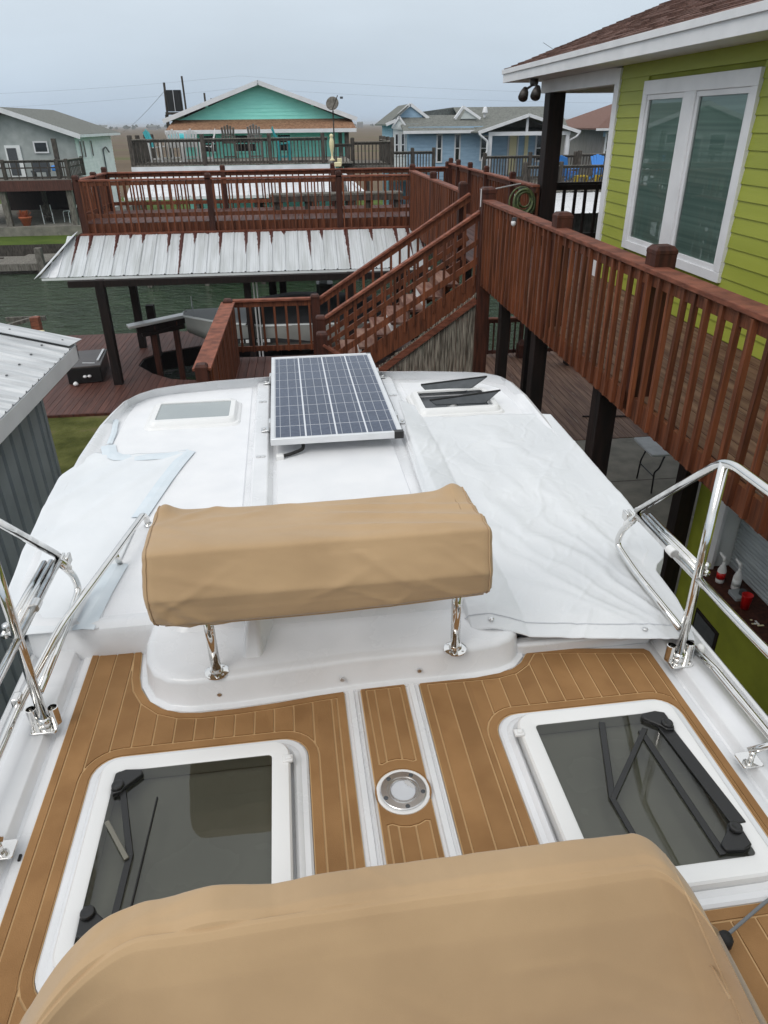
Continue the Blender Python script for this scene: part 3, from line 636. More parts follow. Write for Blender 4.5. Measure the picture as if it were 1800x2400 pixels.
# ---- solar panel
sp = thing('solar_panel', 'framed solar panel of blue-grey cells mounted on the white boat roof', 'solar panel', (.20, 4.1, 4.04), 'b')
X0, X1, Y0, Y1, ZT = -.137, .543, 3.375, 4.835, 4.1
fw = .022
MB().box(X0, X1, Y0, Y0 + fw, ZT - .035, ZT).build('frame_bar', alum, sp, bevel=.002)
MB().box(X0, X1, Y1 - fw, Y1, ZT - .035, ZT).build('frame_bar', alum, sp, bevel=.002)
MB().box(X0, X0 + fw, Y0 + fw, Y1 - fw, ZT - .035, ZT).build('frame_bar', alum, sp, bevel=.002)
MB().box(X1 - fw, X1, Y0 + fw, Y1 - fw, ZT - .035, ZT).build('frame_bar', alum, sp, bevel=.002)
MB().box(X0 + fw, X1 - fw, Y0 + fw, Y1 - fw, ZT - .012, ZT - .006).build('back_sheet', sheet, sp)
cw, ch = .1505, .1495
cme = MB().box(-cw / 2, cw / 2, -ch / 2, ch / 2, 0, .0005).mesh('cell', solcell)
px_ = (X1 - X0 - 2 * fw) / 4; py_ = (Y1 - Y0 - 2 * fw - .02) / 9
for i in range(4):
    for j in range(9):
        inst('cell', cme, sp, (X0 + fw + px_ * (i + .5), Y0 + fw + .01 + py_ * (j + .5), ZT - .0058))
MB().box(X1 - .045, X1 + .004, Y0 - .004, Y0 + .03, ZT - .037, ZT + .002).build('corner_cap', blackp, sp, bevel=.003)
MB().box(X1 - .03, X1 + .003, Y1 - .02, Y1 + .003, ZT - .037, ZT + .001).build('corner_cap', blackp, sp, bevel=.002)
for x, s in ((X0, -1), (X1, 1)):
    for y in (3.66, 4.47):
        m = MB()
        m.loft([[(x + s * u, yy, z) for u, z in ((0, 4.095), (.012, 4.095), (.018, 4.05), (.055, 4.044), (.055, 4.040), (.014, 4.040), (.0, 4.06))] for yy in (y - .03, y + .03)], cap=True, base=True)
        m.build('bracket', chromed, sp, bevel=.002)
        MB().lathe((x + s * .04, y, 4.044), [(.009, 0), (.009, .006), (.005, .009)], 8).build('bolt', chromed, sp)
MB().tube(arc([(.02, 3.44, 4.06), (.03, 3.40, 4.03), (-.02, 3.37, 4.022), (-.075, 3.345, 4.02)], r=.03), .009, 10).build('cable', rubber, sp, smooth=True)
MB().box(-.115, -.075, 3.325, 3.36, 4.0, 4.03).build('cable_gland', wplast, sp, bevel=.006)

# ---- stainless rails
TR = .0125
def guard_rail(name, label, x, mirror):
    r = thing(name, label, 'guard rail', (x, 1.68, 3.92), 'b', 'stainless guard rails of the flybridge')
    o = -1 if mirror else 1
    MB().tube([(x, 1.685, 3.93), (x, 1.69, 4.645)], .0145, 16).build('stanchion', chrome, r, smooth=True)
    MB().tube(arc([(x, 2.11, 4.262), (x, 1.69, 4.655), (x, .2, 4.66), (x, -.8, 4.66)], n=8, r=.07), TR, 14).build('top_rail', chrome, r, smooth=True)
    MB().tube([(x, 2.105, 4.245), (x, 1.2, 4.258), (x, -.8, 4.258)], TR, 14).build('middle_rail', chrome, r, smooth=True)
    for k in (1, 2):
        MB().tube([(x + o * .020 * k, 2.10 - .004 * k, 4.247), (x + o * .020 * k, 1.70, 4.255)], TR * .86, 12).build('folded_bow', chrome, r, smooth=True)
    MB().tube(arc([(x, 1.71, 4.036), (x, 2.05, 4.036), (x, 2.215, 4.055), (x, 2.20, 4.12), (x, 2.10, 4.25)], n=8, r=.11), TR, 14).build('lower_rail', chrome, r, smooth=True)
    MB().tube([(x - .001, 2.165, 4.175), (x + .001, 2.135, 4.208)], .0155, 14).build('collar', wplast, r, auto=40)
    MB().box(x - .014, x - .004, 2.15, 2.19, 4.19, 4.225).box(x + .004, x + .014, 2.15, 2.19, 4.19, 4.225).build('jaw', chrome, r, bevel=.003)
    MB().tube([(x - o * .001, 1.865, 4.25), (x - o * .001, 1.83, 4.2505)], .0158, 14).build('clip', wplast if not mirror else chromed, r, auto=40)
    MB().lathe((x + o * .018, 1.685, 4.285), [(.004, 0), (.012, .004), (.012, .02), (.004, .024)], 10).build('pin', chromed, r, smooth=True)
    # foot: plate and two cups
    f = MB().prism(rrect(x - .038, x + .038, 1.648, 1.706, .010), 3.922, 3.929).build('foot_plate', chrome, r, bevel=.002)
    for s in (-1, 1):
        MB().lathe((x + s * .031, 1.69, 3.928), [(.0148, 0), (.0148, .060), (.0125, .061), (.0118, .02)], 20).build('cup', chrome, f, auto=40)
        MB().lathe((x + s * .027, 1.657, 3.929), [(.0055, 0), (.005, .003), (.002, .005)], 10).build('bolt', chrome, f, smooth=True)
    MB().lathe((x, 1.685, 3.928), [(.019, 0), (.0175, .012), (.0165, .03)], 20).build('socket', chrome, f, smooth=True)
    # second foot nearer to the viewer: hinged strut clamp
    c = MB().prism(rrect(x - .03 - o * .01, x + .03 - o * .01, 1.235, 1.29, .008), 3.922, 3.926).build('hinge_plate', chrome, r, bevel=.001)
    MB().tube([(x - o * .005, 1.262, 3.925), (x - o * .005, 1.262, 3.955)], .008, 10).build('hinge_post', chrome, c, smooth=True)
    MB().tube([(x - o * .012, 1.272, 3.948), (x + o * .05, 1.255, 3.985), (x + o * .24, 1.19, 4.09)], .0105, 12).build('strut', chrome, c, smooth=True)
    MB().tube([(x + o * .03, 1.235, 3.945), (x + o * .09, 1.225, 3.965), (x + o * .24, 1.15, 4.02)], .011, 12).build('strut', chrome, c, smooth=True)
    return r
guard_rail('guard_rail', 'polished steel guard rail standing on the right side of the flybridge', 1.198, False)
guard_rail('guard_rail', 'polished steel guard rail standing on the left side of the flybridge', -.812, True)
# grab rail and side rails
r = thing('grab_rail', 'bent steel grab rail running from the roof down the left side deck', 'grab rail', (-.66, 2.72, 4.0), 'b')
MB().tube(arc([(-.655, 2.735, 4.01), (-.662, 2.72, 4.075), (-.745, 2.25, 4.085), (-.81, 1.97, 4.075), (-.885, 1.70, 3.985), (-.885, .9, 3.965), (-.885, -.6, 3.965)], n=6, r=.05), .0125, 14).build('tube', chrome, r, smooth=True)
MB().tube([(-.716, 2.43, 4.015), (-.718, 2.40, 4.075)], .011, 12).build('foot', chrome, r, smooth=True)
MB().lathe((-.655, 2.735, 4.008), [(.02, 0), (.02, .004), (.014, .01)], 16).build('flange', chrome, r, smooth=True)
MB().box(-.898, -.872, 1.70, 1.74, 3.97, 4.02).build('clamp', chrome, r, bevel=.006)
r = thing('grab_rail', 'low steel side rail along the outer edge of the right side deck', 'grab rail', (1.275, 1.7, 3.9), 'b')
MB().tube([(1.262, 1.73, 3.945), (1.278, 1.60, 3.945), (1.285, .6, 3.945), (1.285, -.8, 3.945)], .012, 14).build('tube', chrome, r, smooth=True)
MB().tube([(1.292, 1.70, 3.93), (1.303, 1.60, 3.932)], .006, 10).build('pin', wplast, r, smooth=True)
MB().lathe((1.29, 1.715, 3.915), [(.01, 0), (.016, .01), (.016, .03), (.008, .04)], 12).build('knob', wplast, r, smooth=True)
for y in (1.2, .5): MB().tube([(1.281, y, 3.90), (1.283, y, 3.945)], .008, 8).build('foot', chrome, r, smooth=True)

# ---- white covers over the roof windows
def sheet_grid(fn, nu, nv):
    vs = [fn(i / nu, j / nv) for j in range(nv + 1) for i in range(nu + 1)]
    fs = [(j * (nu + 1) + i, j * (nu + 1) + i + 1, (j + 1) * (nu + 1) + i + 1, (j + 1) * (nu + 1) + i) for j in range(nv) for i in range(nu)]
    return MB().add(vs, fs)
def lerp_poly(pts, t):
    """pts: (t, x) sorted"""
    for (t0, x0), (t1, x1) in zip(pts, pts[1:]):
        if t <= t1: k = (t - t0) / (t1 - t0); return x0 + (x1 - x0) * k
    return pts[-1][1]
Rr = [(1.66, 1.245), (1.90, 1.290), (2.08, 1.30), (2.12, 1.325), (2.16, 1.37), (2.22, 1.402), (2.32, 1.418), (2.84, 1.432), (3.5, 1.45), (4.1, 1.462)]
Rl = [(1.66, .50), (1.9, .515), (2.9, .545), (3.5, .565), (3.7, .585), (4.1, .60)]
def rt_fn(u, v):
    # u across (0 left .. .86 roof edge .. 1 hanging), v near to far
    ynear = 1.84 - .165 * u; yfar = lerp_poly(((0, 4.03), (.12, 3.94), (.19, 3.81), (.26, 3.755), (.63, 3.742), (.80, 3.71), (.86, 3.69), (1, 3.66)), u)
    y = ynear + (yfar - ynear) * v
    xl = lerp_poly(Rl, y); xr = lerp_poly(Rr, y)
    if u <= .86:
        x = xl + (xr - xl) * (u / .86); hang = 0
    else:
        hang = (u - .86) / .14; x = xr + .012 * math.sin(hang * math.pi / 2) - .03 * hang * hang
    cx, cy = x - 1.26, y - 1.60
    ang = math.atan2(cx, cy); dist = math.hypot(cx, cy)
    fold = 0
    for a, w_, h_ in ((-.62, .035, .006), (-.50, .025, .004), (-.33, .04, .008), (-.22, .02, .003), (-.12, .03, .006), (-.80, .045, .005), (-.02, .02, .004)):
        wob = a + .13 * fbm(dist * 1.5, a * 9, 2)
        fold += h_ * math.exp(-((ang - wob) / w_) ** 2) * min(1, dist / .35) * (1 - .35 * min(1, dist / 2.2))
    wx_, wy_ = x + .10 * fbm(x * 2, y * 2, 8), y + .10 * fbm(x * 2, y * 2, 11)
    al = wx_ * .55 + wy_ * .83; ac = wx_ * .83 - wy_ * .55                      # folds run from the far left to the near right
    n1 = fbm(ac * 4.2, al * 1.1, 1.5, 3); n2 = fbm(ac * 7.5 + 9, al * 3.0, 6.1, 3); n3 = fbm(wx_ * 6, wy_ * 5, 3.3, 2)
    crk = .007 * fbm(x * 2.2, y * 1.6, 1.5, 2) + .0028 * math.exp(-(n1 / .08) ** 2) + .0012 * math.exp(-(n2 / .08) ** 2) - .0012 * math.exp(-(n3 / .06) ** 2)
    ridge = .034 * max(0, 1 - abs(x - .60) / .12) ** .7 if y < 4.42 else 0
    sag = -.0 * math.sin(min(1, u / .86) * math.pi)
    z = 4.016 + ridge + fold + crk + sag + .006 * max(0, 1 - (1.45 - x) / .12 if x < 1.45 else 1) * (1 if y > 2.3 else .3)
    hem = max(0, 1 - (y - ynear) / .10)
    z -= .028 * hem * (1 - .3 * u)
    if u < .02: z -= .02
    z = max(z, 4.014 if hem == 0 else 3.965)
    if hang > 0: z -= .25 * hang ** 1.5 + .008 * math.sin(y * 21 + hang * 2) * hang
    return (x, y, z)
rc = thing('roof_cover', 'large wrinkled white fabric cover stretched over the right half of the roof', 'boat cover', (1.0, 2.8, 4.0), 'b')
sheet_grid(rt_fn, 150, 230).build('fabric_sheet', tarp, rc, smooth=True, solid=.003)
def on_tarp(u, v, up=.0): p = Vector(rt_fn(u, v)); p.z += up; return p
MB().tube([on_tarp(u / 40 * .86, .028, .002) for u in range(0, 41)], .0018, 6).build('hem_seam', gelgrey, rc)
for u in (.10, .68):
    p = on_tarp(u, .016, .002); MB().lathe(p, [(.009, 0), (.009, .003), (.005, .006)], 12).build('snap', chromed, rc)
Ll = [(2.03, -.985), (2.28, -1.09), (2.6, -1.122), (3.06, -1.147), (3.66, -1.155)]
Lr = [(2.03, -.715), (2.42, -.722), (2.8, -.70), (3.2, -.615), (3.40, -.575), (3.66, -.56)]
def lf_fn(u, v):
    yfar = lerp_poly(((0, 3.18), (.14, 3.27), (.29, 3.57), (.36, 3.545), (.5, 3.50), (1, 3.505)), u); y = 2.03 + (yfar - 2.03) * v
    xl = lerp_poly(Ll, y); xr = lerp_poly(Lr, y)
    if u >= .14: x = xl + (xr - xl) * (u - .14) / .86; hang = 0
    else: hang = (.14 - u) / .14; x = xl - .006 * math.sin(hang * math.pi / 2) + .03 * hang * hang
    z = 4.0115 + .010 * max(0, 1 - (x + 1.15) / .10) + .003 * fbm(x * 4, y * 3, 9) + .0012 * fbm(x * 13, y * 11, 3)
    for a, w_ in ((.5, .03), (.9, .025), (1.2, .03)):
        z += .005 * math.exp(-(((x + 1.1) * .8 - (y - 2.1 - a) * .45) / w_) ** 2)
    if hang > 0: z -= .24 * hang ** 1.5
    return (x, y, z)
lc = thing('roof_cover', 'pale blue-white film cover taped over the left front of the roof', 'boat cover', (-.9, 2.8, 4.0), 'b')
sheet_grid(lf_fn, 60, 110).build('film_sheet', film, lc, smooth=True, solid=.002)
def tape_strip(pts, w_, name='tape_strip'):
    P = [Vector((x, y, 0)) for x, y in pts]; a, b = [], []
    Q = []
    for i in range(len(P) - 1):
        for k in range(8): Q.append(P[i].lerp(P[i + 1], k / 8))
    Q.append(P[-1])
    for i, p in enumerate(Q):
        d = (Q[min(i + 1, len(Q) - 1)] - Q[max(i - 1, 0)]).normalized(); n_ = Vector((-d.y, d.x, 0))
        wz = .0012 * fbm(p.x * 9, p.y * 9, 5) + .010 * max(0, 1 - (p.x + 1.15) / .12)
        a.append((p.x + n_.x * w_ / 2, p.y + n_.y * w_ / 2, 4.0135 + wz)); b.append((p.x - n_.x * w_ / 2, p.y - n_.y * w_ / 2, 4.0135 + wz))
    MB().loft([a, [(x, y, z + .004) for x, y, z in [((p[0] + q[0]) / 2, (p[1] + q[1]) / 2, (p[2] + q[2]) / 2) for p, q in zip(a, b)]], b], closed=False, cap=False).build(name, tape, lc)
tape_strip([(-1.0, 3.64), (-.97, 3.53), (-.92, 3.475), (-.80, 3.455), (-.66, 3.455), (-.56, 3.49)], .075)
tape_strip([(-.565, 3.50), (-.60, 3.36), (-.635, 3.2), (-.68, 2.95), (-.705, 2.8)], .07)
tape_strip([(-.722, 2.43), (-.745, 2.25), (-.76, 2.08), (-.765, 2.025)], .075)
tape_strip([(-1.03, 4.02), (-1.005, 3.82), (-.998, 3.66)], .03)
# ================================================================= GROUND, WATER (house frame)
g = MB().box(-400, 400, -120, 15.3, -2.6, -.06).build('lawn', lawn, auto=30); tag(g, 'short green lawn between the shed and the boat', None, None, 'structure')
MB().add([(-400, 15.2, -.8), (400, 15.2, -.8), (400, 60, -.8), (-400, 60, -.8)], [(0, 1, 2, 3)])
wt = MB(); wt.quad((-400, 15.0, -.8), (400, 15.0, -.8), (400, 48, -.8), (-400, 48, -.8)); o = wt.build('canal_water', water); tag(o, 'rippled green canal water', None, None, 'structure')
fl_ = MB().add([(-3000, 43, -.15), (-10, 43, -.15), (-9.5, 37, -.15), (4.4, 37, -.15), (4.8, 39.5, -.15), (3000, 39.5, -.15), (3000, 72, -.15), (-3000, 72, -.15)], [tuple(range(8))])
o = fl_.build('far_bank', lawn2); tag(o, 'green lawn on the far bank of the canal', None, None, 'structure')
m = MB()
for a, b in (((-3000, 43), (-10, 43)), ((-10, 43), (-9.5, 37)), ((-9.5, 37), (4.4, 37)), ((4.4, 37), (4.8, 39.5)), ((4.8, 39.5), (3000, 39.5))):
    m.quad((a[0], a[1], -1.6), (b[0], b[1], -1.6), (b[0], b[1], -.151), (a[0], a[1], -.151))
o = m.build('sea_wall', greyd, solid=.2); tag(o, 'grey timber sea wall holding the far bank', 'sea wall')
mm_ = MB()
mm_.quad((-9000, 72, -.17), (9000, 72, -.17), (9000, 9000, -.17), (-9000, 9000, -.17))
o = mm_.build('marsh', marsh); tag(o, 'flat brown marsh reaching to the horizon', None, None, 'structure')
# concrete slab on the right
MB()
o = MB().box(1.9, 14, -4, 12.45, -.3, -.012).build('concrete_slab', conc); tag(o, 'concrete slab below the raised walkway', None, None, 'structure')
MB().box(1.9, 14, 10.60, 10.615, -.014, -.0095).build('expansion_joint', greyd, o)

# ---- plank decks at ground level
def plank_deck(name, label, polys, dx, gap, z, th, m, parent_kind='structure', x0=0):
    o = thing(name, label, None, (polys[0][0][0], polys[0][0][1], z - th), kind=parent_kind)
    k = 0
    for p in strips(polys, x0, dx, gap):
        if abs(area(p)) < .01: continue
        cx, cy = sum(q[0] for q in p) / len(p), sum(q[1] for q in p) / len(p)
        dz = random.uniform(-.002, .002)
        MB().prism(p, z - th, z + dz).build('plank', m, o, loc=(cx, cy, z)); k += 1
    return o
pit = [(-4.55, 18.7), (-4.1, 18.0), (-3.5, 17.42), (-2.6, 17.2), (1.5, 17.2), (1.5, 20.5), (-3.0, 20.5), (-4.2, 19.9), (-4.55, 19.3)]
ld = plank_deck('dock', 'red-brown plank dock around the boat slip', [[(-7.4, 15.25), (2.9, 15.25), (2.9, 22.1), (-7.4, 22.1)], pit], .145, .008, 0, .04, redplank)
MB().box(-7.4, 2.9, 15.215, 15.248, -.28, -.004).build('rim_board', redp, ld)
MB().box(-7.4, 2.9, 22.1, 22.14, -.3, -.004).build('rim_board', redp, ld)
m = MB()
for i in range(len(pit)):
    a, b = pit[i], pit[(i + 1) % len(pit)]; m.quad((a[0], a[1], -.5), (b[0], b[1], -.5), (b[0], b[1], -.02), (a[0], a[1], -.02))
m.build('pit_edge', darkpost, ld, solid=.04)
for x in (-7.2, -4.9, 2.6):
    for y in (16.4, 19, 21.8): MB().lathe((x, y, -2.2), [(.13, 0), (.13, 2.14)], 10).build('pile', darkpost, ld)
rd = plank_deck('dock', 'worn brown plank deck under the raised walkway', [[(2.95, 12.45), (11.5, 12.45), (11.5, 18.5), (2.95, 18.5)]], .145, .008, 0, .04, wornplank)
MB().box(2.95, 11.5, 18.5, 18.54, -.35, -.004).build('rim_board', redp, rd)
for x in (3.2, 6.4, 9.6): MB().lathe((x, 18.2, -2.2), [(.13, 0), (.13, 2.14)], 10).build('pile', darkpost, rd)

# ---- railings
def railing(name, label, A, B, zt=4.5, floor=3.45, zb=None, posts=(), sp=.118, m_rail=None, m_bal=None, m_post=None, cap=.14, bal=.038, pw=.10, ptop=.13, pbot=None, brail=None, off=(0, 0), group=None, root=None, dz=0, capped=True, mid=None, bal_top=None, offp=(0, 0), skip=True):
    """a straight railing; A, B = (x, y); posts = fractions along the run; dz = rise of a stair rail; off = shift of the balusters from the rail line"""
    m_rail = m_rail or redr; m_bal = m_bal or redw; m_post = m_post or redp
    zb = floor if zb is None else zb; pbot = zb if pbot is None else pbot
    a = Vector((A[0], A[1], 0)); b = Vector((B[0], B[1], 0)); Ln = (b - a).length; d = (b - a).normalized()
    r = root or thing(name, label, 'railing', (A[0], A[1], zb), group=group)
    def zz(t): return dz * t
    along = abs(d.y) > abs(d.x)
    ta = a + Vector((0, 0, zt - .02)); tb = b + Vector((0, 0, zt - .02 + dz))
    MB().bar(ta, tb, cap, .04).build('top_rail', m_rail, r, bevel=.006)
    o2 = Vector((off[0], off[1], 0)) * .5
    MB().bar(ta + o2 - Vector((0, 0, .07)), tb + o2 - Vector((0, 0, .07)), .036, .09).build('under_rail', m_bal, r)
    if brail is not None:
        MB().bar(a + o2 + Vector((0, 0, brail)), b + o2 + Vector((0, 0, brail + dz)), .036, .09).build('bottom_rail', m_bal, r)
    if mid is not None:
        MB().bar(a + o2 + Vector((0, 0, mid)), b + o2 + Vector((0, 0, mid + dz)), .05, .07).build('middle_rail', m_bal, r)
    n = max(2, int(Ln / sp)); h = (bal_top or (zt - .045)) - zb
    bm_ = MB().box(-bal / 2, bal / 2, -bal / 2, bal / 2, 0, h).mesh('baluster', m_bal)
    for k in range(n):
        t = (k + .5) / n; p = a + d * (t * Ln)
        if skip and any(abs(t - q) * Ln < pw * .6 for q in posts): continue
        inst('baluster', bm_, r, (p.x + off[0], p.y + off[1], zb + zz(t)), rot=(random.uniform(-.011, .011), random.uniform(-.011, .011), math.atan2(d.y, d.x) + random.uniform(-.05, .05)))
    q = pw / 2; H = zt + ptop - pbot
    pm = MB()
    pm.loft([[(x, y, z) for x, y in ((-q * s, -q * s), (q * s, -q * s), (q * s, q * s), (-q * s, q * s))] for s, z in ((1, 0), (1, H - .06), (1.04, H - .055), (1.02, H - .03), (.72, H))])
    pme = pm.mesh('post', m_post)
    for t in posts:
        p = a + d * (t * Ln); inst('post', pme, r, (p.x + offp[0], p.y + offp[1], pbot + zz(t)), rot=(0, 0, math.atan2(d.y, d.x)))
    return r

# ---- the raised walkway beside the green house and the roof deck beyond
FZ = 3.45
ud = thing('raised_deck', 'raised redwood deck joining the green house to the roof deck over the slip', 'deck', (2.7, 3, FZ - .3))
def upper_planks(poly, m):
    for p in strips([poly], 0, .143, .008):
        if abs(area(p)) < .01: continue
        cx, cy = sum(q[0] for q in p) / len(p), sum(q[1] for q in p) / len(p)
        MB().prism(p, FZ - .04, FZ + random.uniform(-.002, .002), bottom=True).build('plank', m, ud, loc=(cx, cy, FZ))
upper_planks([(2.72, 1.5), (4.3, 1.5), (4.3, 11.0), (2.72, 11.0)], wornplank)
upper_planks([(2.72, 11.0), (9.0, 11.0), (9.0, 14.2), (4.15, 14.2), (4.15, 18.9), (2.72, 18.9)], redplank)
upper_planks([(-5.3, 18.9), (4.15, 18.9), (4.15, 21.9), (-5.3, 21.9)], redplank)
def rim(A, B, z0, z1, m=redw):
    MB().bar((A[0], A[1], (z0 + z1) / 2), (B[0], B[1], (z0 + z1) / 2), .04, z1 - z0).build('rim_joist', m, ud)
rim((2.685, 1.5), (2.685, 11.2), 3.262, 3.45); rim((2.70, 12.7), (2.70, 18.9), 3.19, 3.45); rim((-5.3, 18.9), (2.7, 18.9), 3.22, 3.44)
rim((-5.3, 18.9), (-5.3, 21.9), 3.19, 3.45); rim((-5.3, 21.9), (4.15, 21.9), 3.19, 3.45); rim((4.17, 14.2), (4.17, 21.9), 3.19, 3.45)
MB().box(-5.36, 2.75, 18.72, 18.86, 3.20, 3.24).build('trim_board', redr, ud)
m = MB()
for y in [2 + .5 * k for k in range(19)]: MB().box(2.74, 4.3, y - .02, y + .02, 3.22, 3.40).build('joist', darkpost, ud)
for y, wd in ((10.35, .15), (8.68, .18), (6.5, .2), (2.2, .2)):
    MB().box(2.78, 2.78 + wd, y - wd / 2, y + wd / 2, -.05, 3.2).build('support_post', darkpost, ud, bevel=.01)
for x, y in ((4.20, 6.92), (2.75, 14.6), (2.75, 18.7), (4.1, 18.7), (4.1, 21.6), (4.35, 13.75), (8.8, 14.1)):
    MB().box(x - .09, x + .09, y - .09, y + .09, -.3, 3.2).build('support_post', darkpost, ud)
W = 'redwood railings of the raised deck'
railing('deck_railing', 'long redwood railing along the raised walkway beside the green house', (2.70, 11.12), (2.70, 1.6), zb=3.285, posts=(.335, .585, .84), off=(-.05, 0), group=W, ptop=.15, pw=.17, pbot=3.3, cap=.17, sp=.178, bal=.04, offp=(.05, 0), skip=False)
railing('deck_railing', 'redwood railing on the stair side of the walkway, behind the stairs', (2.66, 12.75), (2.66, 18.9), zb=3.17, posts=(.005, .49, .985), off=(-.05, 0), group=W, ptop=.13, pw=.13, sp=.11)
railing('deck_railing', 'redwood railing on the canal side of the walkway, behind the hose', (4.17, 13.6), (4.17, 21.9), zb=3.2, posts=(.20, .47, .68, .86, .99), off=(.05, 0), group=W, ptop=.13, pw=.11)
railing('deck_railing', 'long redwood railing above the rusty metal roof', (-5.25, 18.88), (2.6, 18.88), zt=4.41, zb=3.24, posts=(.0, .385, .78), off=(0, -.06), group=W, ptop=.10, pw=.14, brail=3.62, sp=.17, bal=.036)
railing('deck_railing', 'short redwood railing closing the left end of the roof deck', (-5.27, 18.95), (-5.27, 21.9), zt=4.41, zb=3.24, posts=(.55,), off=(-.05, 0), group=W, brail=3.60, ptop=.08, pw=.13, sp=.15)
railing('deck_railing', 'redwood railing on the canal side of the roof deck, behind the bench', (-5.3, 21.88), (4.1, 21.88), zt=4.41, zb=3.26, posts=(.0, .335, .655, 1.0), off=(0, .05), group=W, ptop=.13, pw=.13, brail=3.62, sp=.17, bal=.036)
# ---- main corner post, stairs and landing
st = thing('staircase', 'redwood staircase climbing from the landing to the raised walkway', 'stairs', (1.4, 12, 1.75))
YN, YF = 11.3, 12.62
MB().box(2.62, 2.82, 11.14, 11.34, -.05, 4.58).loft([[(2.72 + a * .11, 11.24 + b * .11, 4.58) for a, b in ((-1, -1), (1, -1), (1, 1), (-1, 1))], [(2.72 + a * .11, 11.24 + b * .11, 4.63) for a, b in ((-1, -1), (1, -1), (1, 1), (-1, 1))], [(2.72 + a * .07, 11.24 + b * .07, 4.66) for a, b in ((-1, -1), (1, -1), (1, 1), (-1, 1))]]).build('corner_post', redp, st, bevel=.006)
n = 9; x0, x1, z0, z1 = .25, 2.62, 1.75, 3.45
rise, run = (z1 - z0) / n, (x1 - x0) / n
for k in range(1, n):
    zt = z0 + rise * k; xx = x0 + run * (k - 1)
    MB().box(xx - .02, xx + run + .01, YN + .06, YF - .06, zt - .04, zt).build('tread', tread, st, bevel=.004)
    MB().box(xx + .0, xx + .02, YN + .06, YF - .06, zt - rise, zt - .042).build('riser', whitew if k % 2 else tread, st)
for y in (YN + .02, YF - .02):
    MB().add([(x0 - .05, y - .02, z0 - .18), (x1, y - .02, z1 - .42), (x1, y - .02, z1 - .04), (x0 - .05, y - .02, z0 + .12), (x0 - .05, y + .02, z0 - .18), (x1, y + .02, z1 - .42), (x1, y + .02, z1 - .04), (x0 - .05, y + .02, z0 + .12)],
             [(0, 1, 2, 3), (7, 6, 5, 4), (0, 4, 5, 1), (1, 5, 6, 2), (2, 6, 7, 3), (3, 7, 4, 0)]).build('stringer', redw, st)
railing('stair_railing', 'near stair railing sloping down to the landing', (.16, YN), (2.66, YN), zt=2.80, floor=1.9, zb=1.72, dz=1.56, posts=(.0,), pbot=0, ptop=.06, pw=.15, cap=.12, sp=.15, brail=2.08, mid=2.36, group='stair handrails')
railing('stair_railing', 'far stair railing sloping down to the landing', (.10, YF), (2.75, YF), zt=2.82, floor=1.9, zb=1.80, dz=1.66, posts=(.0,), pbot=0, ptop=.10, pw=.15, cap=.12, sp=.15, brail=2.12, group='stair handrails')
# landing
lg = thing('stair_landing', 'redwood landing at the foot of the stairs', 'landing', (-.6, 11, 0))
LZ = 1.75
for p in strips([[(-1.5, 9.0), (.3, 9.0), (.3, 13.0), (-1.5, 13.0)]], 0, .143, .008):
    cx, cy = sum(q[0] for q in p) / len(p), sum(q[1] for q in p) / len(p); MB().prism(p, LZ - .04, LZ).build('plank', redplank, lg, loc=(cx, cy, LZ))
MB().bar((-1.5, 9.0, 1.62), (.3, 9.0, 1.62), .04, .2).build('rim_joist', redw, lg); MB().bar((-1.52, 9.0, 1.62), (-1.52, 13, 1.62), .04, .2).build('rim_joist', redw, lg)
for x, y in ((-1.4, 9.1), (.2, 9.1), (-1.4, 12.8), (.2, 12.8)): MB().box(x - .07, x + .07, y - .07, y + .07, -.05, 1.7).build('support_post', darkpost, lg)
railing('landing_railing', 'redwood railing along the left side of the landing, its wide cap coming towards the boat', (-1.42, 9.02), (-1.42, 12.9), zt=2.78, floor=LZ, zb=1.60, posts=(.0, .99), pw=.15, ptop=.06, cap=.24, off=(.06, 0), bal=.09, sp=.1, group='landing railings')
railing('landing_railing', 'redwood railing across the far side of the landing', (-1.36, 12.95), (.10, 12.95), zt=2.80, floor=LZ, zb=1.86, posts=(), cap=.13, sp=.2, brail=1.92, bal=.04, group='landing railings')
# lower flight beside the landing
fl2 = thing('lower_stair', 'sloping handrail and stringer of the flight leading down from the landing', 'stairs', (.2, 10.6, 0))
MB().bar((.17, 10.75, 2.55), (1.6, 10.75, 1.55), .14, .04).build('handrail', redr, fl2, bevel=.005)
MB().bar((.17, 10.75, 2.42), (1.6, 10.75, 1.42), .04, .16).build('under_rail', redw, fl2)
MB().bar((.3, 10.75, 1.62), (2.4, 10.75, .1), .05, .26).build('stringer', redw, fl2)
MB().bar((.3, 9.6, 1.62), (2.4, 9.6, .1), .05, .26).build('stringer', redw, fl2)
pst = MB().box(.08, .24, 10.72, 10.88, 0, 2.66).loft([[(.16 + a * .085, 10.8 + b * .085, z) for a, b in ((-1, -1), (1, -1), (1, 1), (-1, 1))] for z in (2.66, 2.70)] + [[(.16 + a * .06, 10.8 + b * .06, 2.73) for a, b in ((-1, -1), (1, -1), (1, 1), (-1, 1))]]); pst.build('post', redp, fl2)
for k in range(8):
    zt = 1.75 - .19 * (k + 1); xx = .35 + .26 * k
    MB().box(xx, xx + .28, 9.62, 10.73, zt - .04, zt).build('tread', redplank, fl2)
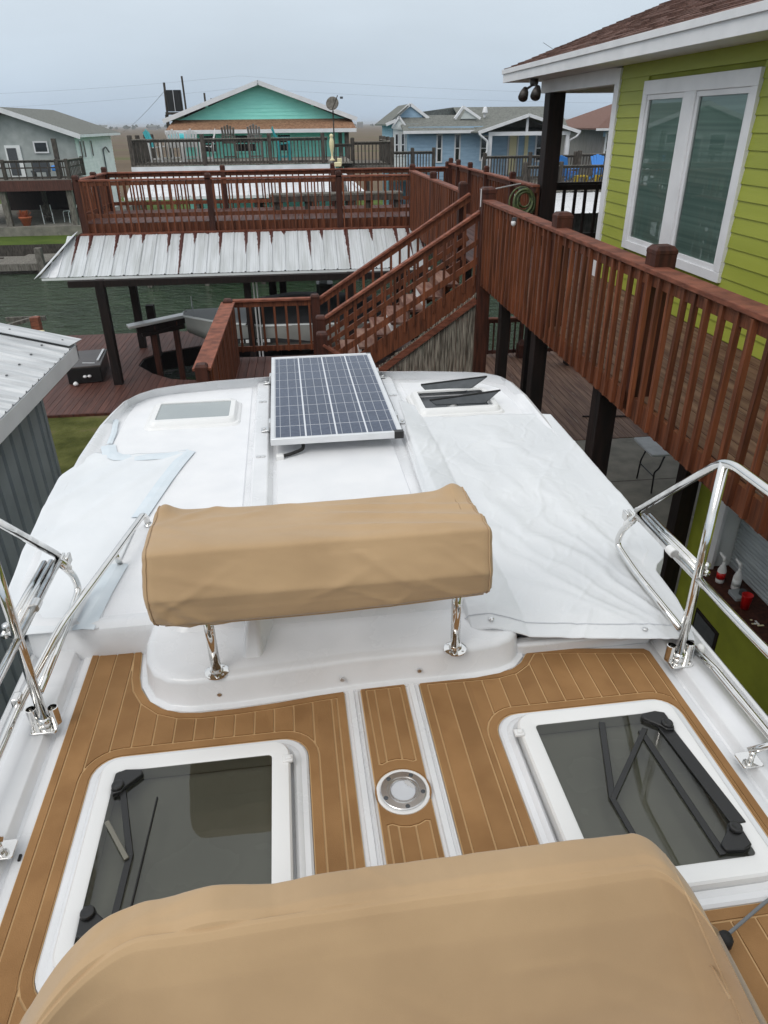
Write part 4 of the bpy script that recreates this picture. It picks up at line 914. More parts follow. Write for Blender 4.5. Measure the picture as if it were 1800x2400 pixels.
# reed screen below the stairs
rs = thing('reed_screen', 'weathered reed screen filling the triangle below the stairs', 'screen', (1.9, 11.3, 0))
m = MB(); x = .7
while x < 2.62:
    top_ = 1.75 + (x - .25) * (1.7 / 2.37) - .30; r_ = random.uniform(.008, .014)
    m.tube([(x, 11.24 + random.uniform(-.006, .006), .02), (x + random.uniform(-.004, .004), 11.24 + random.uniform(-.006, .006), top_ - random.uniform(0, .03))], r_, 5); x += r_ * 2.05
o = m.build('reeds', reed, rs); o['kind'] = 'stuff'
MB().bar((.6, 11.21, 1.42), (2.62, 11.21, 1.52), .03, .11).build('batten', redw, rs)
MB().bar((.7, 11.205, 1.68), (2.62, 11.205, 3.04), .03, .10).build('batten', redr, rs)
# white rod and small lamp on the stair top
pr_ = thing('flag_rod', 'thin white metal rod fixed to the corner post at the stair top', 'rod', (2.66, 11.3, 4.4))
MB().tube([(2.60, 11.16, 4.40), (2.60, 11.16, 4.64)], .008, 8).build('upright', wplast, pr_); MB().tube([(2.62, 11.2, 4.60), (3.35, 11.75, 4.66)], .010, 8).build('arm', alum, pr_)
lt_ = thing('rail_lamp', 'small white lamp clipped under the walkway rail', 'lamp', (2.58, 9.2, 4.40))
MB().lathe((2.57, 9.2, 4.33), [(.01, .03), (.028, .05), (.032, .08), (.015, .10)], 14).build('shell', wplast, lt_, smooth=True); MB().box(2.55, 2.60, 9.18, 9.22, 4.42, 4.46).build('clip', darkp, lt_)
# bench on the roof deck
bn = thing('deck_bench', 'long weathered grey bench on the roof deck behind the railing', 'bench', (.9, 20.6, FZ))
for k in range(3): MB().box(-.85, 2.62, 20.25 + .2 * k, 20.43 + .2 * k, 3.86, 3.90).build('seat_board', greyw, bn)
for x in (-.7, .1, .9, 1.7, 2.5): MB().box(x - .07, x + .07, 20.32, 20.75, FZ, 3.86).build('leg', greyd, bn)
MB().box(-.85, 2.62, 20.26, 20.29, 3.72, 3.855).build('apron', greyd, bn)

# ---- rusty metal skirt roof over the slip
cr = thing('metal_canopy', 'rust-streaked white metal roof skirting the roof deck above the slip', 'canopy roof', (-1.3, 17.3, 0))
YT, ZTp, YE, ZE = 18.74, 3.205, 17.35, 2.50
slope = Vector((0, YE - YT, ZE - ZTp)); Ls = slope.length; ang = math.atan2(ZE - ZTp, -(YE - YT))
def panel_mesh(w_, Ls_):
    # local x across, y down the slope, z out of the sheet; ribs at both edges and two low ones between
    xs = [(-w_ / 2, 0), (-w_ / 2 + .012, 0), (-w_ / 2 + .028, .026), (-w_ / 2 + .050, .026), (-w_ / 2 + .066, 0), (-.045, 0), (-.035, .006), (-.02, .006), (-.01, 0), (w_ / 2 - .06, 0), (w_ / 2 - .05, .006), (w_ / 2 - .035, .006), (w_ / 2 - .025, 0), (w_ / 2, 0)]
    xs = [(x + w_ / 2 - .039, z) for x, z in xs]      # the tall rib lies on x = 0
    return MB().loft([[(x, y, z) for x, z in xs] for y in (0, Ls_)], closed=False, cap=False).mesh('roof_panel', rust)
pw_ = .305
pm = panel_mesh(pw_, Ls)
k = 0; x = -5.55
while x < 2.9:
    o = bpy.data.objects.new('roof_panel', pm); COL.objects.link(o); o.parent = cr
    o.matrix_local = Matrix.Translation(Vector((x + pw_ / 2, YT, ZTp + random.uniform(0, .004))) - base_of(cr)) @ Matrix(((-1, 0, 0, 0), (0, slope.y / Ls, slope.z / Ls, 0), (0, slope.z / Ls, -slope.y / Ls, 0), (0, 0, 0, 1)))
    x += pw_; k += 1
# hip end on the left
hp = MB()
T0 = Vector((-5.47, YT, ZTp)); E0 = Vector((-6.05, YE, ZE)); E1 = Vector((-5.5, YE, ZE)); 
hp.add([tuple(T0), tuple(E0), tuple(E1)], [(0, 1, 2)]); hp.build('hip_panel', wmetal, cr)
for t in (.35, .7):
    a = E0.lerp(E1, t); hp2 = MB().bar(tuple(a + Vector((0, 0, .012))), tuple(T0.lerp(E0, 1 - t) + Vector((0, .02, .02))), .03, .02); hp2.build('rib', wmetal, cr)
side = MB().add([tuple(T0), tuple(E0), (-6.05, 22.5, ZE), (-5.47, 21.95, ZTp)], [(0, 3, 2, 1)]); side.build('side_panel', wmetal, cr)
MB().bar(tuple(T0 + Vector((-.03, .02, .035))), tuple(E0 + Vector((-.03, -.02, .035))), .30, .012, up=(-.5, 0, .8)).build('hip_cap', wmetal, cr)
MB().box(-6.0, 2.9, YE - .015, YE + .01, ZE - .06, ZE - .012).build('eave_trim', whitew, cr)
MB().box(-5.4, 2.9, 17.15, 17.32, 2.30, 2.44).build('beam', darkpost, cr); MB().box(-5.4, 2.9, 20.4, 20.56, 2.60, 3.2).build('beam', darkpost, cr)
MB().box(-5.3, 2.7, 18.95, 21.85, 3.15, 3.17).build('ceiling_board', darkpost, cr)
for x, y, w_ in ((-4.72, 17.23, .20), (-4.75, 20.47, .19), (-.98, 20.3, .2), (-.75, 21.8, .2), (-1.45, 17.6, .16), (1.1, 20.4, .2), (2.55, 20.4, .19), (1.0, 17.3, .18)):
    MB().box(x - w_ / 2, x + w_ / 2, y - w_ / 2, y + w_ / 2, -.9 if y > 17.4 else -.02, 2.45 if y < 18 else 3.18).build('post', darkpost, cr, bevel=.008)
for x in (-1.30, -1.22): MB().tube([(x, 17.55, .4), (x, 17.55, 2.45)], .02, 8).build('lift_cable', alum, cr)
# ---- lift bunk, dock box, skiff
lb = thing('boat_lift_bunk', 'pale bunk board of the boat lift on two dark posts over the slip', 'boat lift', (-3.9, 18.9, 0))
A_, B_ = Vector((-4.55, 18.35, 1.10)), Vector((-3.02, 19.05, 1.22))
MB().bar(tuple(A_), tuple(B_), .30, .07).build('bunk_board', alum, lb, bevel=.01)
MB().bar(tuple(A_.lerp(B_, .12) - Vector((0, 0, .12))), tuple(B_ - Vector((0, 0, .12))), .16, .14).build('beam', darkpost, lb)
MB().bar(tuple(A_.lerp(B_, .2) - Vector((0, .1, .25))), tuple(B_.lerp(A_, .15) - Vector((0, .1, .25))), .10, .10).build('beam', darkpost, lb)
for t in (.36, .70):
    p = A_.lerp(B_, t); MB().box(p.x - .07, p.x + .07, p.y - .07, p.y + .07, -.9, p.z - .1).build('post', redp, lb)
MB().tube([tuple(B_ + Vector((0, 0, .0))), tuple(B_ + Vector((.0, .02, .42)))], .015, 8).build('guide_pole', alum, lb)
MB().box(-4.3, -4.1, 19.5, 19.7, .0, 1.35).build('pile', darkpost, lb)
db = thing('dock_box', 'low dark dock box with glossy lid on the red dock', 'dock box', (-5.55, 18.0, 0))
MB().prism([(-5.92, 17.3), (-5.14, 17.42), (-5.32, 18.85), (-5.98, 18.75)], .02, .38).build('body', blackp, db, bevel=.02)
lidm = mat('glossy_lid', (.05, .04, .04, 1), (.07, .06, .055, 1), rough=.4, scale=4)
MB().prism([(-5.94, 17.28), (-5.12, 17.40), (-5.30, 18.87), (-6.0, 18.77)], .385, .43).build('lid', lidm, db, bevel=.015)
MB().bar((-5.27, 17.75, .45), (-5.36, 18.75, .45), .05, .03).build('lid_bar', alum, db); MB().bar((-5.6, 17.62, .44), (-5.3, 17.58, .44), .02, .02).build('strap', alum, db)
MB().lathe((-5.42, 17.36, .15), [(.03, 0), (.05, .03), (.03, .06)], 10).lathe((-5.52, 17.34, .15), [(.03, 0), (.05, .03), (.03, .06)], 10).build('latch', wplast, db)
cl_ = thing('dock_cleat', 'small pale buoy lying on the red dock beside the dock box', 'buoy', (-5.72, 17.18, 0)); MB().lathe((-5.72, 17.18, .01), [(.03, 0), (.06, .03), (.06, .06), (.02, .10)], 12).build('ball', wplast, cl_, smooth=True)
sk2 = thing('skiff', 'white and grey skiff with a black cover hanging in the lift under the metal canopy', 'boat', (-.6, 18.7, .35))
def ssec(x, hw, z0, z1, yc=18.75): return [(x, yc - hw, z1), (x, yc - hw * .96, z0 + (z1 - z0) * .5), (x, yc - hw * .75, z0 + .12), (x, yc, z0), (x, yc + hw * .75, z0 + .12), (x, yc + hw * .96, z0 + (z1 - z0) * .5), (x, yc + hw, z1)]
MB().loft([ssec(2.3, 1.05, .35, 1.15), ssec(.5, 1.12, .33, 1.15), ssec(-1.2, 1.05, .36, 1.18), ssec(-2.3, .75, .48, 1.24), ssec(-3.15, .30, .8, 1.32)], closed=False, cap=True, base=True).build('hull', skiffw, sk2, auto=50)
MB().loft([[(2.3, 17.72, 1.16), (2.3, 18.75, 1.2), (2.3, 19.78, 1.16)], [(-1.2, 17.72, 1.19), (-1.2, 18.75, 1.23), (-1.2, 19.78, 1.19)], [(-2.3, 18.02, 1.25), (-2.3, 18.75, 1.28), (-2.3, 19.48, 1.25)], [(-3.14, 18.47, 1.325), (-3.14, 18.75, 1.34), (-3.14, 19.03, 1.325)]], closed=False, cap=False).build('foredeck', skiffg, sk2, smooth=True)
MB().tube([(2.3, 17.70, 1.13), (-1.2, 17.70, 1.16), (-2.3, 18.0, 1.22), (-3.16, 18.44, 1.30), (-3.2, 18.75, 1.32), (-3.16, 19.06, 1.30)], .03, 8).build('rub_rail', whitew, sk2)
MB().add([(2.2, 17.66, .80), (-1.9, 17.74, .86), (-1.9, 17.73, .74), (2.2, 17.655, .68)], [(0, 1, 2, 3)]).build('side_stripe', canvasb, sk2)
for k in range(6):
    x = -1.75 + k * .13; MB().box(x, x + .075, 17.655, 17.70, .765, .835).build('registration_mark', whitew, sk2)
MB().loft([[(x, 17.75, 1.18), (x, 18.1, 1.2 + h_), (x, 18.75, 1.25 + h_), (x, 19.4, 1.2 + h_), (x, 19.75, 1.18)] for x, h_ in ((-1.6, .0), (-1.3, .30), (-.4, .42), (.9, .36), (2.2, .2))], closed=False, cap=False).build('cover', canvasb, sk2, smooth=True)
MB().box(.28, .48, 18.6, 18.9, 1.2, 2.15).build('engine_leg', skiffg, sk2, bevel=.03); MB().loft([[(x, y, z) for x, y in rrect(.2, .62, 18.5, 19.0, .1)] for z in (1.55, 1.95)]).build('engine_cowl', blackp, sk2, auto=40)
for y in (17.9, 19.6): MB().box(-2.4, 2.6, y - .06, y + .06, .22, .34).build('lift_beam', darkpost, sk2)
MB().tube(arc([(.9, 18.2, 1.2), (.95, 18.2, 1.75), (1.7, 18.2, 1.75), (1.75, 18.2, 1.2)], r=.15), .02, 8).build('hoop', blackp, sk2)
# far railing of the lower deck
railing('lower_railing', 'dark railing at the canal edge of the lower plank deck', (3.0, 18.25), (11.4, 18.25), zt=1.02, floor=0, zb=.06, posts=(.0, .30, .62, 1), group=None, brail=.12, pbot=0, ptop=.05, sp=.14, m_bal=redp)
pc_ = thing('post_cap', 'brown post end standing at the water before the lower railing', 'post', (5.55, 18.05, 0)); MB().box(5.40, 5.66, 17.95, 18.2, 0, .34).loft([[(5.53 + a * .13, 18.07 + b * .12, .34) for a, b in ((-1, -1), (1, -1), (1, 1), (-1, 1))], [(5.53 + a * .05, 18.07 + b * .05, .46) for a, b in ((-1, -1), (1, -1), (1, 1), (-1, 1))]]).build('block', redp, pc_)
# ================================================================= GREEN HOUSE
gh = thing('green_house', 'lime green clapboard house on stilts with brown shingle roof and white trim', 'house', (6.5, 8, 0))
WX = 4.3
MB().box(WX + .03, 9.0, -2.0, 10.74, 3.2, 6.5).build('wall', limed, gh)
WY0, WY1, WZ0, WZ1 = 7.28, 9.82, 3.99, 5.92
ex = .148; z = 3.46
def board(y0, y1, z0):
    # lapped board: thicker at its lower edge
    m = MB().add([(WX + .03, y0, z0), (WX - .004, y0, z0), (WX + .012, y0, z0 + ex + .012), (WX + .03, y0, z0 + ex + .012), (WX + .03, y1, z0), (WX - .004, y1, z0), (WX + .012, y1, z0 + ex + .012), (WX + .03, y1, z0 + ex + .012)],
             [(0, 1, 2, 3), (7, 6, 5, 4), (0, 4, 5, 1), (1, 5, 6, 2), (2, 6, 7, 3), (3, 7, 4, 0)])
    m.build('siding_board', lime, gh, loc=(WX, (y0 + y1) / 2, z0))
while z < 6.10:
    if z + ex < WZ0 or z > WZ1 - .02: board(1.0, 10.66, z)
    else: board(WY1 - .02, 10.66, z); board(1.0, WY0 + .02, z)
    z += ex
MB().box(WX - .025, WX + .06, 10.64, 10.80, 3.4, 6.11).build('corner_board', white, gh, bevel=.004)
# twin window
wn = MB()
fwid = .115
wn.box(WX - .035, WX + .03, WY0, WY1, WZ1 - .15, WZ1).box(WX - .035, WX + .03, WY0, WY1, WZ0, WZ0 + .10).box(WX - .035, WX + .03, WY0, WY0 + fwid, WZ0 + .10, WZ1 - .15).box(WX - .035, WX + .03, WY1 - fwid, WY1, WZ0 + .10, WZ1 - .15).box(WX - .035, WX + .03, 8.46, 8.72, WZ0 + .10, WZ1 - .15)
win = wn.build('window', white, gh, bevel=.004)
for y0, y1 in ((WY0 + fwid, 8.46), (8.72, WY1 - fwid)):
    s = MB(); t = .055
    s.box(WX - .018, WX + .02, y0, y1, WZ0 + .10, WZ0 + .10 + t).box(WX - .018, WX + .02, y0, y1, WZ1 - .15 - t, WZ1 - .15).box(WX - .018, WX + .02, y0, y0 + t, WZ0 + .10 + t, WZ1 - .15 - t).box(WX - .018, WX + .02, y1 - t, y1, WZ0 + .10 + t, WZ1 - .15 - t)
    s.build('sash', white, win, bevel=.003)
    MB().quad((WX + .004, y1 - t, WZ0 + .10 + t), (WX + .004, y0 + t, WZ0 + .10 + t), (WX + .004, y0 + t, WZ1 - .15 - t), (WX + .004, y1 - t, WZ1 - .15 - t)).build('pane', clearp, win)
    MB().box(WX + .022, WX + .028, y0, y1, WZ0 + .1, WZ1 - .15).build('drawn_blind', teal, win)
# roof: gable end at y = 15.1, eave at x = 3.85
EX, EZ, RY0, RY1, SL = 3.85, 6.34, -2.5, 15.1, .352
RX = 8.6
rf = MB().add([(EX, RY0, EZ), (RX, RY0, EZ + SL * (RX - EX)), (RX, RY1, EZ + SL * (RX - EX)), (EX, RY1, EZ), (EX, RY0, EZ - .05), (RX, RY0, EZ - .05 + SL * (RX - EX)), (RX, RY1, EZ - .05 + SL * (RX - EX)), (EX, RY1, EZ - .05)],
              [(0, 1, 2, 3), (7, 6, 5, 4), (0, 4, 5, 1), (1, 5, 6, 2), (2, 6, 7, 3), (3, 7, 4, 0)]).build('roof', shing, gh)
MB().add([(RX, RY0, EZ + SL * (RX - EX)), (RX + 4.7, RY0, EZ), (RX + 4.7, RY1, EZ), (RX, RY1, EZ + SL * (RX - EX))], [(0, 1, 2, 3)]).build('roof_back', shing, gh, solid=.05)
tl = math.atan(SL); stp = .135; tabs = []
row = 0; s_ = -.02
while s_ < (RX - EX) / math.cos(tl):
    y = RY0 + (row % 2) * .16 + random.uniform(-.03, .03)
    while y < RY1 - .05:
        w_ = random.choice((.24, .30, .34, .20)); tabs.append((s_, y, min(w_, RY1 - y))); y += w_ + .006
    row += 1; s_ += stp
def tab_geo(m, s, y, w_, th):
    c, sn = math.cos(tl), math.sin(tl); vs = []
    for yy in (y, y + w_):
        for a, h_ in ((0, .002), (0, .004 + th), (stp + .03, .006), (stp + .03, .002)):
            vs.append((EX + a * c + s * c - h_ * sn, yy, EZ + (a + s) * sn + h_ * c))
    m.add(vs, [(0, 1, 2, 3), (7, 6, 5, 4), (0, 4, 5, 1), (1, 5, 6, 2), (2, 6, 7, 3)])
tabs.sort(key=lambda q: (q[0] + EX) ** 2 + (max(4.5, q[1] + .15)) ** 2 + (900 if q[1] < 4.4 else 0))
for q in tabs[:290]:
    m = MB(); tab_geo(m, *q, random.choice((.010, .014, .020))); m.build('shingle', shing, rf, loc=(EX + q[0] * math.cos(tl), q[1], EZ + q[0] * math.sin(tl)))
groups = [MB() for _ in range(7)]
for q in tabs[290:]: tab_geo(random.choice(groups), *q, random.choice((.010, .014, .020)))
for m in groups:
    o = m.build('shingle_field', shing, rf); o['kind'] = 'stuff'
# fascia, soffit, rake, beam
MB().box(EX - .03, EX, RY0, RY1, EZ - .21, EZ - .055).build('fascia', white, gh, bevel=.003)
MB().box(EX - .055, EX - .031, RY0, RY1 + .02, EZ - .075, EZ - .002).build('drip_board', white, gh, bevel=.003)
MB().box(EX, WX + .05, RY0, RY1 - .05, EZ - .21, EZ - .195).build('soffit', white, gh)
MB().add([(EX - .02, RY1, EZ - .21), (RX, RY1, EZ - .2 + SL * (RX - EX)), (RX, RY1, EZ - .004 + SL * (RX - EX)), (EX - .02, RY1, EZ - .004), (EX - .02, RY1 + .03, EZ - .21), (RX, RY1 + .03, EZ - .2 + SL * (RX - EX)), (RX, RY1 + .03, EZ - .004 + SL * (RX - EX)), (EX - .02, RY1 + .03, EZ - .004)],
         [(0, 1, 2, 3), (7, 6, 5, 4), (0, 4, 5, 1), (1, 5, 6, 2), (2, 6, 7, 3), (3, 7, 4, 0)]).build('rake_board', white, gh)
MB().box(WX + .05, 9.0, 10.82, RY1 - .1, EZ - .20, EZ - .185).build('porch_ceiling', white, gh)
MB().box(WX - .01, WX + .22, 10.82, 14.2, 5.93, 6.125).build('porch_beam', white, gh)
MB().box(WX + .225, 9.0, 14.0, 14.2, 5.93, 6.125).build('porch_beam', white, gh)
MB().box(WX - .02, WX + .26, 13.62, 13.92, 3.46, 5.93).build('porch_post', darkpost, gh, bevel=.012)
MB().box(8.7, 8.9, 13.85, 14.1, 3.46, 5.93).build('porch_post', darkpost, gh, bevel=.012)
sw = MB().box(WX - .035, WX - .02, 13.70, 13.80, 4.30, 4.44).build('switch_box', darkp, gh, bevel=.004)
railing('porch_railing', 'nearly black railing across the porch end between post and green wall', (4.56, 14.1), (8.7, 14.1), zt=4.5, floor=FZ, zb=3.5, posts=(), sp=.20, cap=.09, bal=.05, m_rail=darkpost, m_bal=darkpost, brail=3.56)
fl_ = thing('flood_light', 'twin-headed bronze flood light under the corner of the eave', 'light', (3.98, 13.6, 6.1))
bronze = mat('bronze_metal', (.05, .045, .042, 1), (.09, .08, .075, 1), rough=.45, metal=.5, scale=12)
MB().lathe((3.98, 13.6, 6.02), [(.05, 0), (.07, .03), (.07, .105)], 14).build('canopy', bronze, fl_, smooth=True)
for y, dx in ((13.9, -.04), (13.3, 0.0)):
    MB().tube([(3.98, 13.6, 6.05), (3.96, y, 6.0), (3.95 + dx, y, 5.96)], .02, 8).build('arm', bronze, fl_)
    MB().tube([(3.97 + dx, y + .03, 6.0), (3.94 + dx, y - .02, 5.93), (3.90 + dx, y - .10, 5.86)], [.04, .075, .085], 16).build('lamp_head', bronze, fl_, smooth=True)
# hose coil on the walkway rail
hs = thing('garden_hose', 'coiled green garden hose hanging on the walkway rail by the porch post', 'hose', (3.97, 13.75, 3.9))
m = MB()
for k in range(11):
    cx_, cz_ = random.uniform(-.03, .03), random.uniform(-.03, .02); r_ = .25 - .013 * k + random.uniform(-.012, .012); yo = 13.75 - .03 * (k % 4) - random.uniform(0, .02)
    m.tube([(3.97 + cx_ + r_ * .85 * math.cos(a) + .02 * (k % 3), yo + .012 * math.sin(a * 3), 4.20 + cz_ + r_ * math.sin(a) + .006 * k) for a in [2 * math.pi * j / 28 for j in range(29)]], .016, 7, caps=False)
m.build('coil', hoseg, hs, smooth=True)
MB().box(3.92, 4.02, 13.7, 13.86, 4.36, 4.46).build('hanger', darkp, hs)
# ---- room below the house
lr = thing('lower_room', 'lime green ground-floor room with serving counter and roller shutter below the walkway', 'building', (6, 3, 0))
LX = 4.3
MB().box(LX, 9, 6.36, 6.8, 0, 3.18).build('wall', limed, lr); MB().box(LX, 9, -2, 6.36, 0, 1.02).build('wall', limed, lr); MB().box(LX + .27, 9, -2, 6.3, 1.02, 3.18).build('wall', limed, lr)
MB().box(LX, LX + .22, -2, 6.36, 2.55, 3.18).build('lintel', limed, lr)
MB().box(LX - .16, LX + .26, -2, 6.38, 1.03, 1.08).build('counter', redp, lr, bevel=.008)
MB().box(LX - .02, LX + .02, 6.24, 6.37, 1.08, 2.55).build('jamb', white, lr, bevel=.004)
MB().box(LX + .02, LX + .26, 6.30, 6.36, 1.08, 2.55).build('jamb_side', whitew, lr)
for k in range(32):
    MB().tube([(LX + .245, -1.9, 1.10 + k * .046), (LX + .245, 6.28, 1.10 + k * .046)], .024, 6).build('shutter_slat', shutter, lr, smooth=True)
vf = MB().box(LX - .015, LX + .01, 5.83, 6.32, .21, .50).build('vent_frame', darkpost, lr, bevel=.006)
MB().box(LX - .02, LX - .016, 5.87, 6.28, .25, .46).build('vent_mesh', darkp, vf)
def bottle(name, label, x, y, z, col, trig):
    b = thing(name, label, 'spray bottle', (x, y, z))
    MB().lathe((x, y, z), [(.042, 0), (.045, .02), (.045, .15), (.03, .20), (.016, .23), (.016, .26)], 16).build('bottle', wplast, b, smooth=True)
    MB().lathe((x, y, z), [(.0455, .05), (.0455, .13)], 16).build('label_band', col, b, smooth=True)
    MB().tube([(x, y, z + .26), (x, y + .01, z + .30), (x - .02, y + .08, z + .33)], [.02, .022, .012], 10).build('trigger_head', trig, b, smooth=True)
bottle('spray_bottle', 'white spray bottle with red label on the counter', LX - .04, 6.0, 1.08, redc, wplast)
bottle('spray_bottle', 'plain white spray bottle behind the red-labelled one on the counter', LX + .06, 5.86, 1.08, whitew, wplast)
MB()
cp = thing('red_cup', 'red plastic tumbler on the dark counter', 'cup', (LX - .03, 5.52, 1.08))
MB().lathe((LX - .03, 5.52, 1.08), [(.04, 0), (.055, .16), (.057, .165), (.053, .165), (.04, .02)], 18).build('tumbler', redc, cp, smooth=True)
tr_ = thing('grey_tray', 'small grey tray on the counter between bottles and red cup', 'tray', (LX, 5.7, 1.08))
MB().prism(rrect(LX - .06, LX + .1, 5.63, 5.80, .02), 1.082, 1.12).build('tray', skiffg, tr_, bevel=.006); MB().lathe((LX + .04, 5.70, 1.12), [(.035, 0), (.035, .05)], 12).build('jar', darkp, tr_)
kb = thing('key_tag', 'bunch of small pale tags lying at the counter edge', 'tags', (LX - .06, 5.25, 1.08))
for k in range(5): MB().bar((LX - .06 + .03 * math.cos(k), 5.25 + .05 * math.sin(k * 2), 1.085 + .004 * k), (LX - .06 - .05 * math.cos(k * 1.7), 5.25 - .05 * math.sin(k), 1.09 + .004 * k), .018, .004).build('tag', (yeld, wplast)[k % 2], kb)
# folding table
tb = thing('folding_table', 'grey folding table standing on the slab below the walkway', 'table', (5.75, 10.5, 0))
MB().prism(rrect(5.36, 6.85, 9.98, 10.74, .05), .715, .75, bottom=True).build('table_top', tabletop, tb, bevel=.01)
for x in (5.52, 6.65):
    for y in (10.08, 10.66): MB().tube(arc([(x + (.12 if x < 6 else -.12), y, .71), (x + .05, y, .45), (x, y + (.03 if y < 10.4 else -.03), .38), (x, y, 0)], r=.1), .015, 8).build('leg', blackp, tb, smooth=True)
    MB().tube([(x, 10.1, .30), (x, 10.64, .30)], .012, 8).build('cross_bar', blackp, tb); MB().tube([(x + .03, 10.08, .715), (x + .03, 10.66, .715)], .012, 8).build('cross_bar', blackp, tb)
rk = thing('broom_handle', 'thin dark pole lying on the plank deck', 'pole', (6.2, 13.5, 0)); MB().tube([(5.6, 13.62, .02), (7.0, 13.45, .02)], .016, 8).build('pole', darkpost, rk)
bt = thing('low_bench', 'low dark bench on the plank deck under the walkway', 'bench', (6.7, 17.2, 0))
MB().bar((6.25, 17.35, .42), (7.4, 17.1, .42), .35, .06).build('seat', darkpost, bt)
for x, y in ((6.5, 17.3), (7.2, 17.15)): MB().box(x - .05, x + .05, y - .14, y + .14, 0, .39).build('leg', darkpost, bt)

# ================================================================= SHED on the left
sh = thing('metal_shed', 'grey metal shed with ribbed white roof beside the boat', 'shed', (-5, 5, 0))
SX, SZ, SY = -3.0, 3.05, 9.37
def rib_sheet(w_, L_):
    xs = [(0, 0), (.07, 0), (.085, .018), (.105, .018), (.12, 0), (.2, 0)]
    return MB().loft([[(-l, y, z + l * .26) for y, z in xs] for l in (0, L_)], closed=False, cap=False).mesh('roof_panel', shedroof)
rm = rib_sheet(.2, 3.2)
y = SY - .2
while y > -2:
    inst('roof_panel', rm, sh, (SX, y, SZ + .015)); y -= .2
MB().box(SX - .03, SX, -2, SY, SZ - .19, SZ + .0).build('fascia', white, sh, bevel=.004)
MB().add([(SX, SY - .005, SZ - .19), (SX - 3.2, SY - .005, SZ - .19 + .83), (SX - 3.2, SY - .005, SZ + .83), (SX, SY - .005, SZ), ], [(0, 1, 2, 3)]).build('rake_board', white, sh, solid=.03)
MB().add([(SX + .06, SY + .06, SZ + .055), (SX + .0, SY - .28, SZ + .062), (SX - 3.2, SY - .28, SZ + .062 + .83), (SX - 3.2, SY + .06, SZ + .055 + .83)], [(0, 3, 2, 1)]).build('rake_cap', shedroof, sh, solid=.006)
for k in range(9):
    inst('roof_screw', MB().lathe((0, 0, 0), [(.016, 0), (.012, .008)], 8).mesh('roof_screw', darkp) if k == 0 else bpy.data.meshes['roof_screw'], sh, (SX - .30 - .0, SY - .35 - .4 * k, SZ + .10))
for k in range(6): MB().lathe((SX - .12 - .6 * k, SY - .12, SZ + .065 + (.12 + .6 * k) * .26), [(.014, 0), (.01, .008)], 8).build('roof_screw', darkp, sh)
# ribbed wall
wx = SX - .45; m = MB(); pts = []
y = 8.95
ys = []
while y > -2:
    ys += [(y, 0), (y - .16, 0), (y - .17, -.035), (y - .24, -.035), (y - .25, 0)]; y -= .30
MB().loft([[(wx + o_, yy, z) for yy, o_ in ys] for z in (0, 2.98)], closed=False, cap=False).build('ribbed_wall', shedwall, sh)
MB().loft([[(wx - k * .25, 8.95 + (.02 if k % 2 else 0), z) for k in range(14)] for z in (0, 3.0)], closed=False, cap=False).build('ribbed_wall', shedwall, sh)
MB().box(wx - .03, wx + .02, 8.90, 8.97, 0, 2.98).build('corner_trim', shedwall, sh)
MB().box(wx + .0, wx + .04, 4.1, 5.15, 0, 2.1).build('door', whitew, sh, bevel=.01); MB().box(wx + .041, wx + .052, 4.25, 5.0, 1.1, 1.95).build('door_panel', shedwall, sh, bevel=.006)
MB().tube([(wx + .06, 4.2, 1.0), (wx + .06, 4.2, 1.12)], .015, 8).build('handle', chromed, sh)
# litter on the lawn
lt2 = thing('paper_scrap', 'scrap of white paper lying on the lawn', 'litter', (-3.05, 10.9, -.05)); MB().add([(-3.3, 11.95, -.03), (-3.2, 11.9, -.02), (-3.08, 11.98, -.03), (-3.2, 12.02, -.04)], [(0, 1, 2, 3)]).build('scrap', wplast, lt2, solid=.004)
# neighbour's dock at the left
nd = thing('mooring_rack', 'weathered grey mooring post and rail at the left water edge', 'mooring', (-9.3, 22.8, -1))
MB().box(-9.75, -9.45, 22.4, 22.65, -1.5, 2.3).build('post', greyd, nd); MB().box(-9.5, -8.3, 23.5, 23.6, .15, .28).build('rail', greyw, nd); MB().bar((-9.4, 22.3, .2), (-8.55, 23.6, .25), .12, .1).build('rail', greyw, nd)
MB().box(-8.75, -8.55, 23.4, 23.6, -1.5, .2).build('post', greyd, nd)
nd2 = thing('mooring_post', 'short red-brown mooring post at the canal edge left of the dock', 'post', (-8.4, 22.8, -1)); MB().box(-8.48, -8.24, 22.7, 22.95, -1.5, .42).build('pile', redr, nd2); MB().bar((-9.3, 22.55, .02), (-8.1, 22.6, .02), .1, .08).build('brace', yeld, nd2)
# ================================================================= ACROSS THE CANAL
def gable(mb, x0, x1, xp, y, z0, zp, th=.0):
    mb.add([(x0, y, z0), (x1, y, z0), (xp, y, zp)], [(0, 1, 2)])
def slab(m, pts, th): # a sloping slab under four corner points
    n = len(pts); m.add(list(pts) + [(x, y, z - th) for x, y, z in pts], [tuple(range(n)), tuple(reversed(range(n, 2 * n)))] + [(i, (i + 1) % n, (i + 1) % n + n, i + n) for i in range(n)]); return m
def lap_front(x0, x1, y, z0, z1, e_, clip=None):
    """lapped boards on a wall that faces -y"""
    m = MB(); z = z0
    while z < z1 - .01:
        zz = min(z + e_, z1); a, b = (x0, x1) if clip is None else clip(z); a2, b2 = (x0, x1) if clip is None else clip(zz)
        if b - a > .02:
            m.add([(a, y - .02, z), (b, y - .02, z), (b2, y, zz), (a2, y, zz), (a, y, z), (b, y, z)], [(0, 1, 2, 3), (0, 4, 5, 1)])
        z += e_
    return m
def lap_side(x, s, y0, y1, z0, z1, e_):
    m = MB(); z = z0
    while z < z1 - .01:
        zz = min(z + e_, z1); m.add([(x + s * .02, y0, z), (x + s * .02, y1, z), (x, y1, zz), (x, y0, zz)], [(0, 1, 2, 3)]); z += e_
    return m
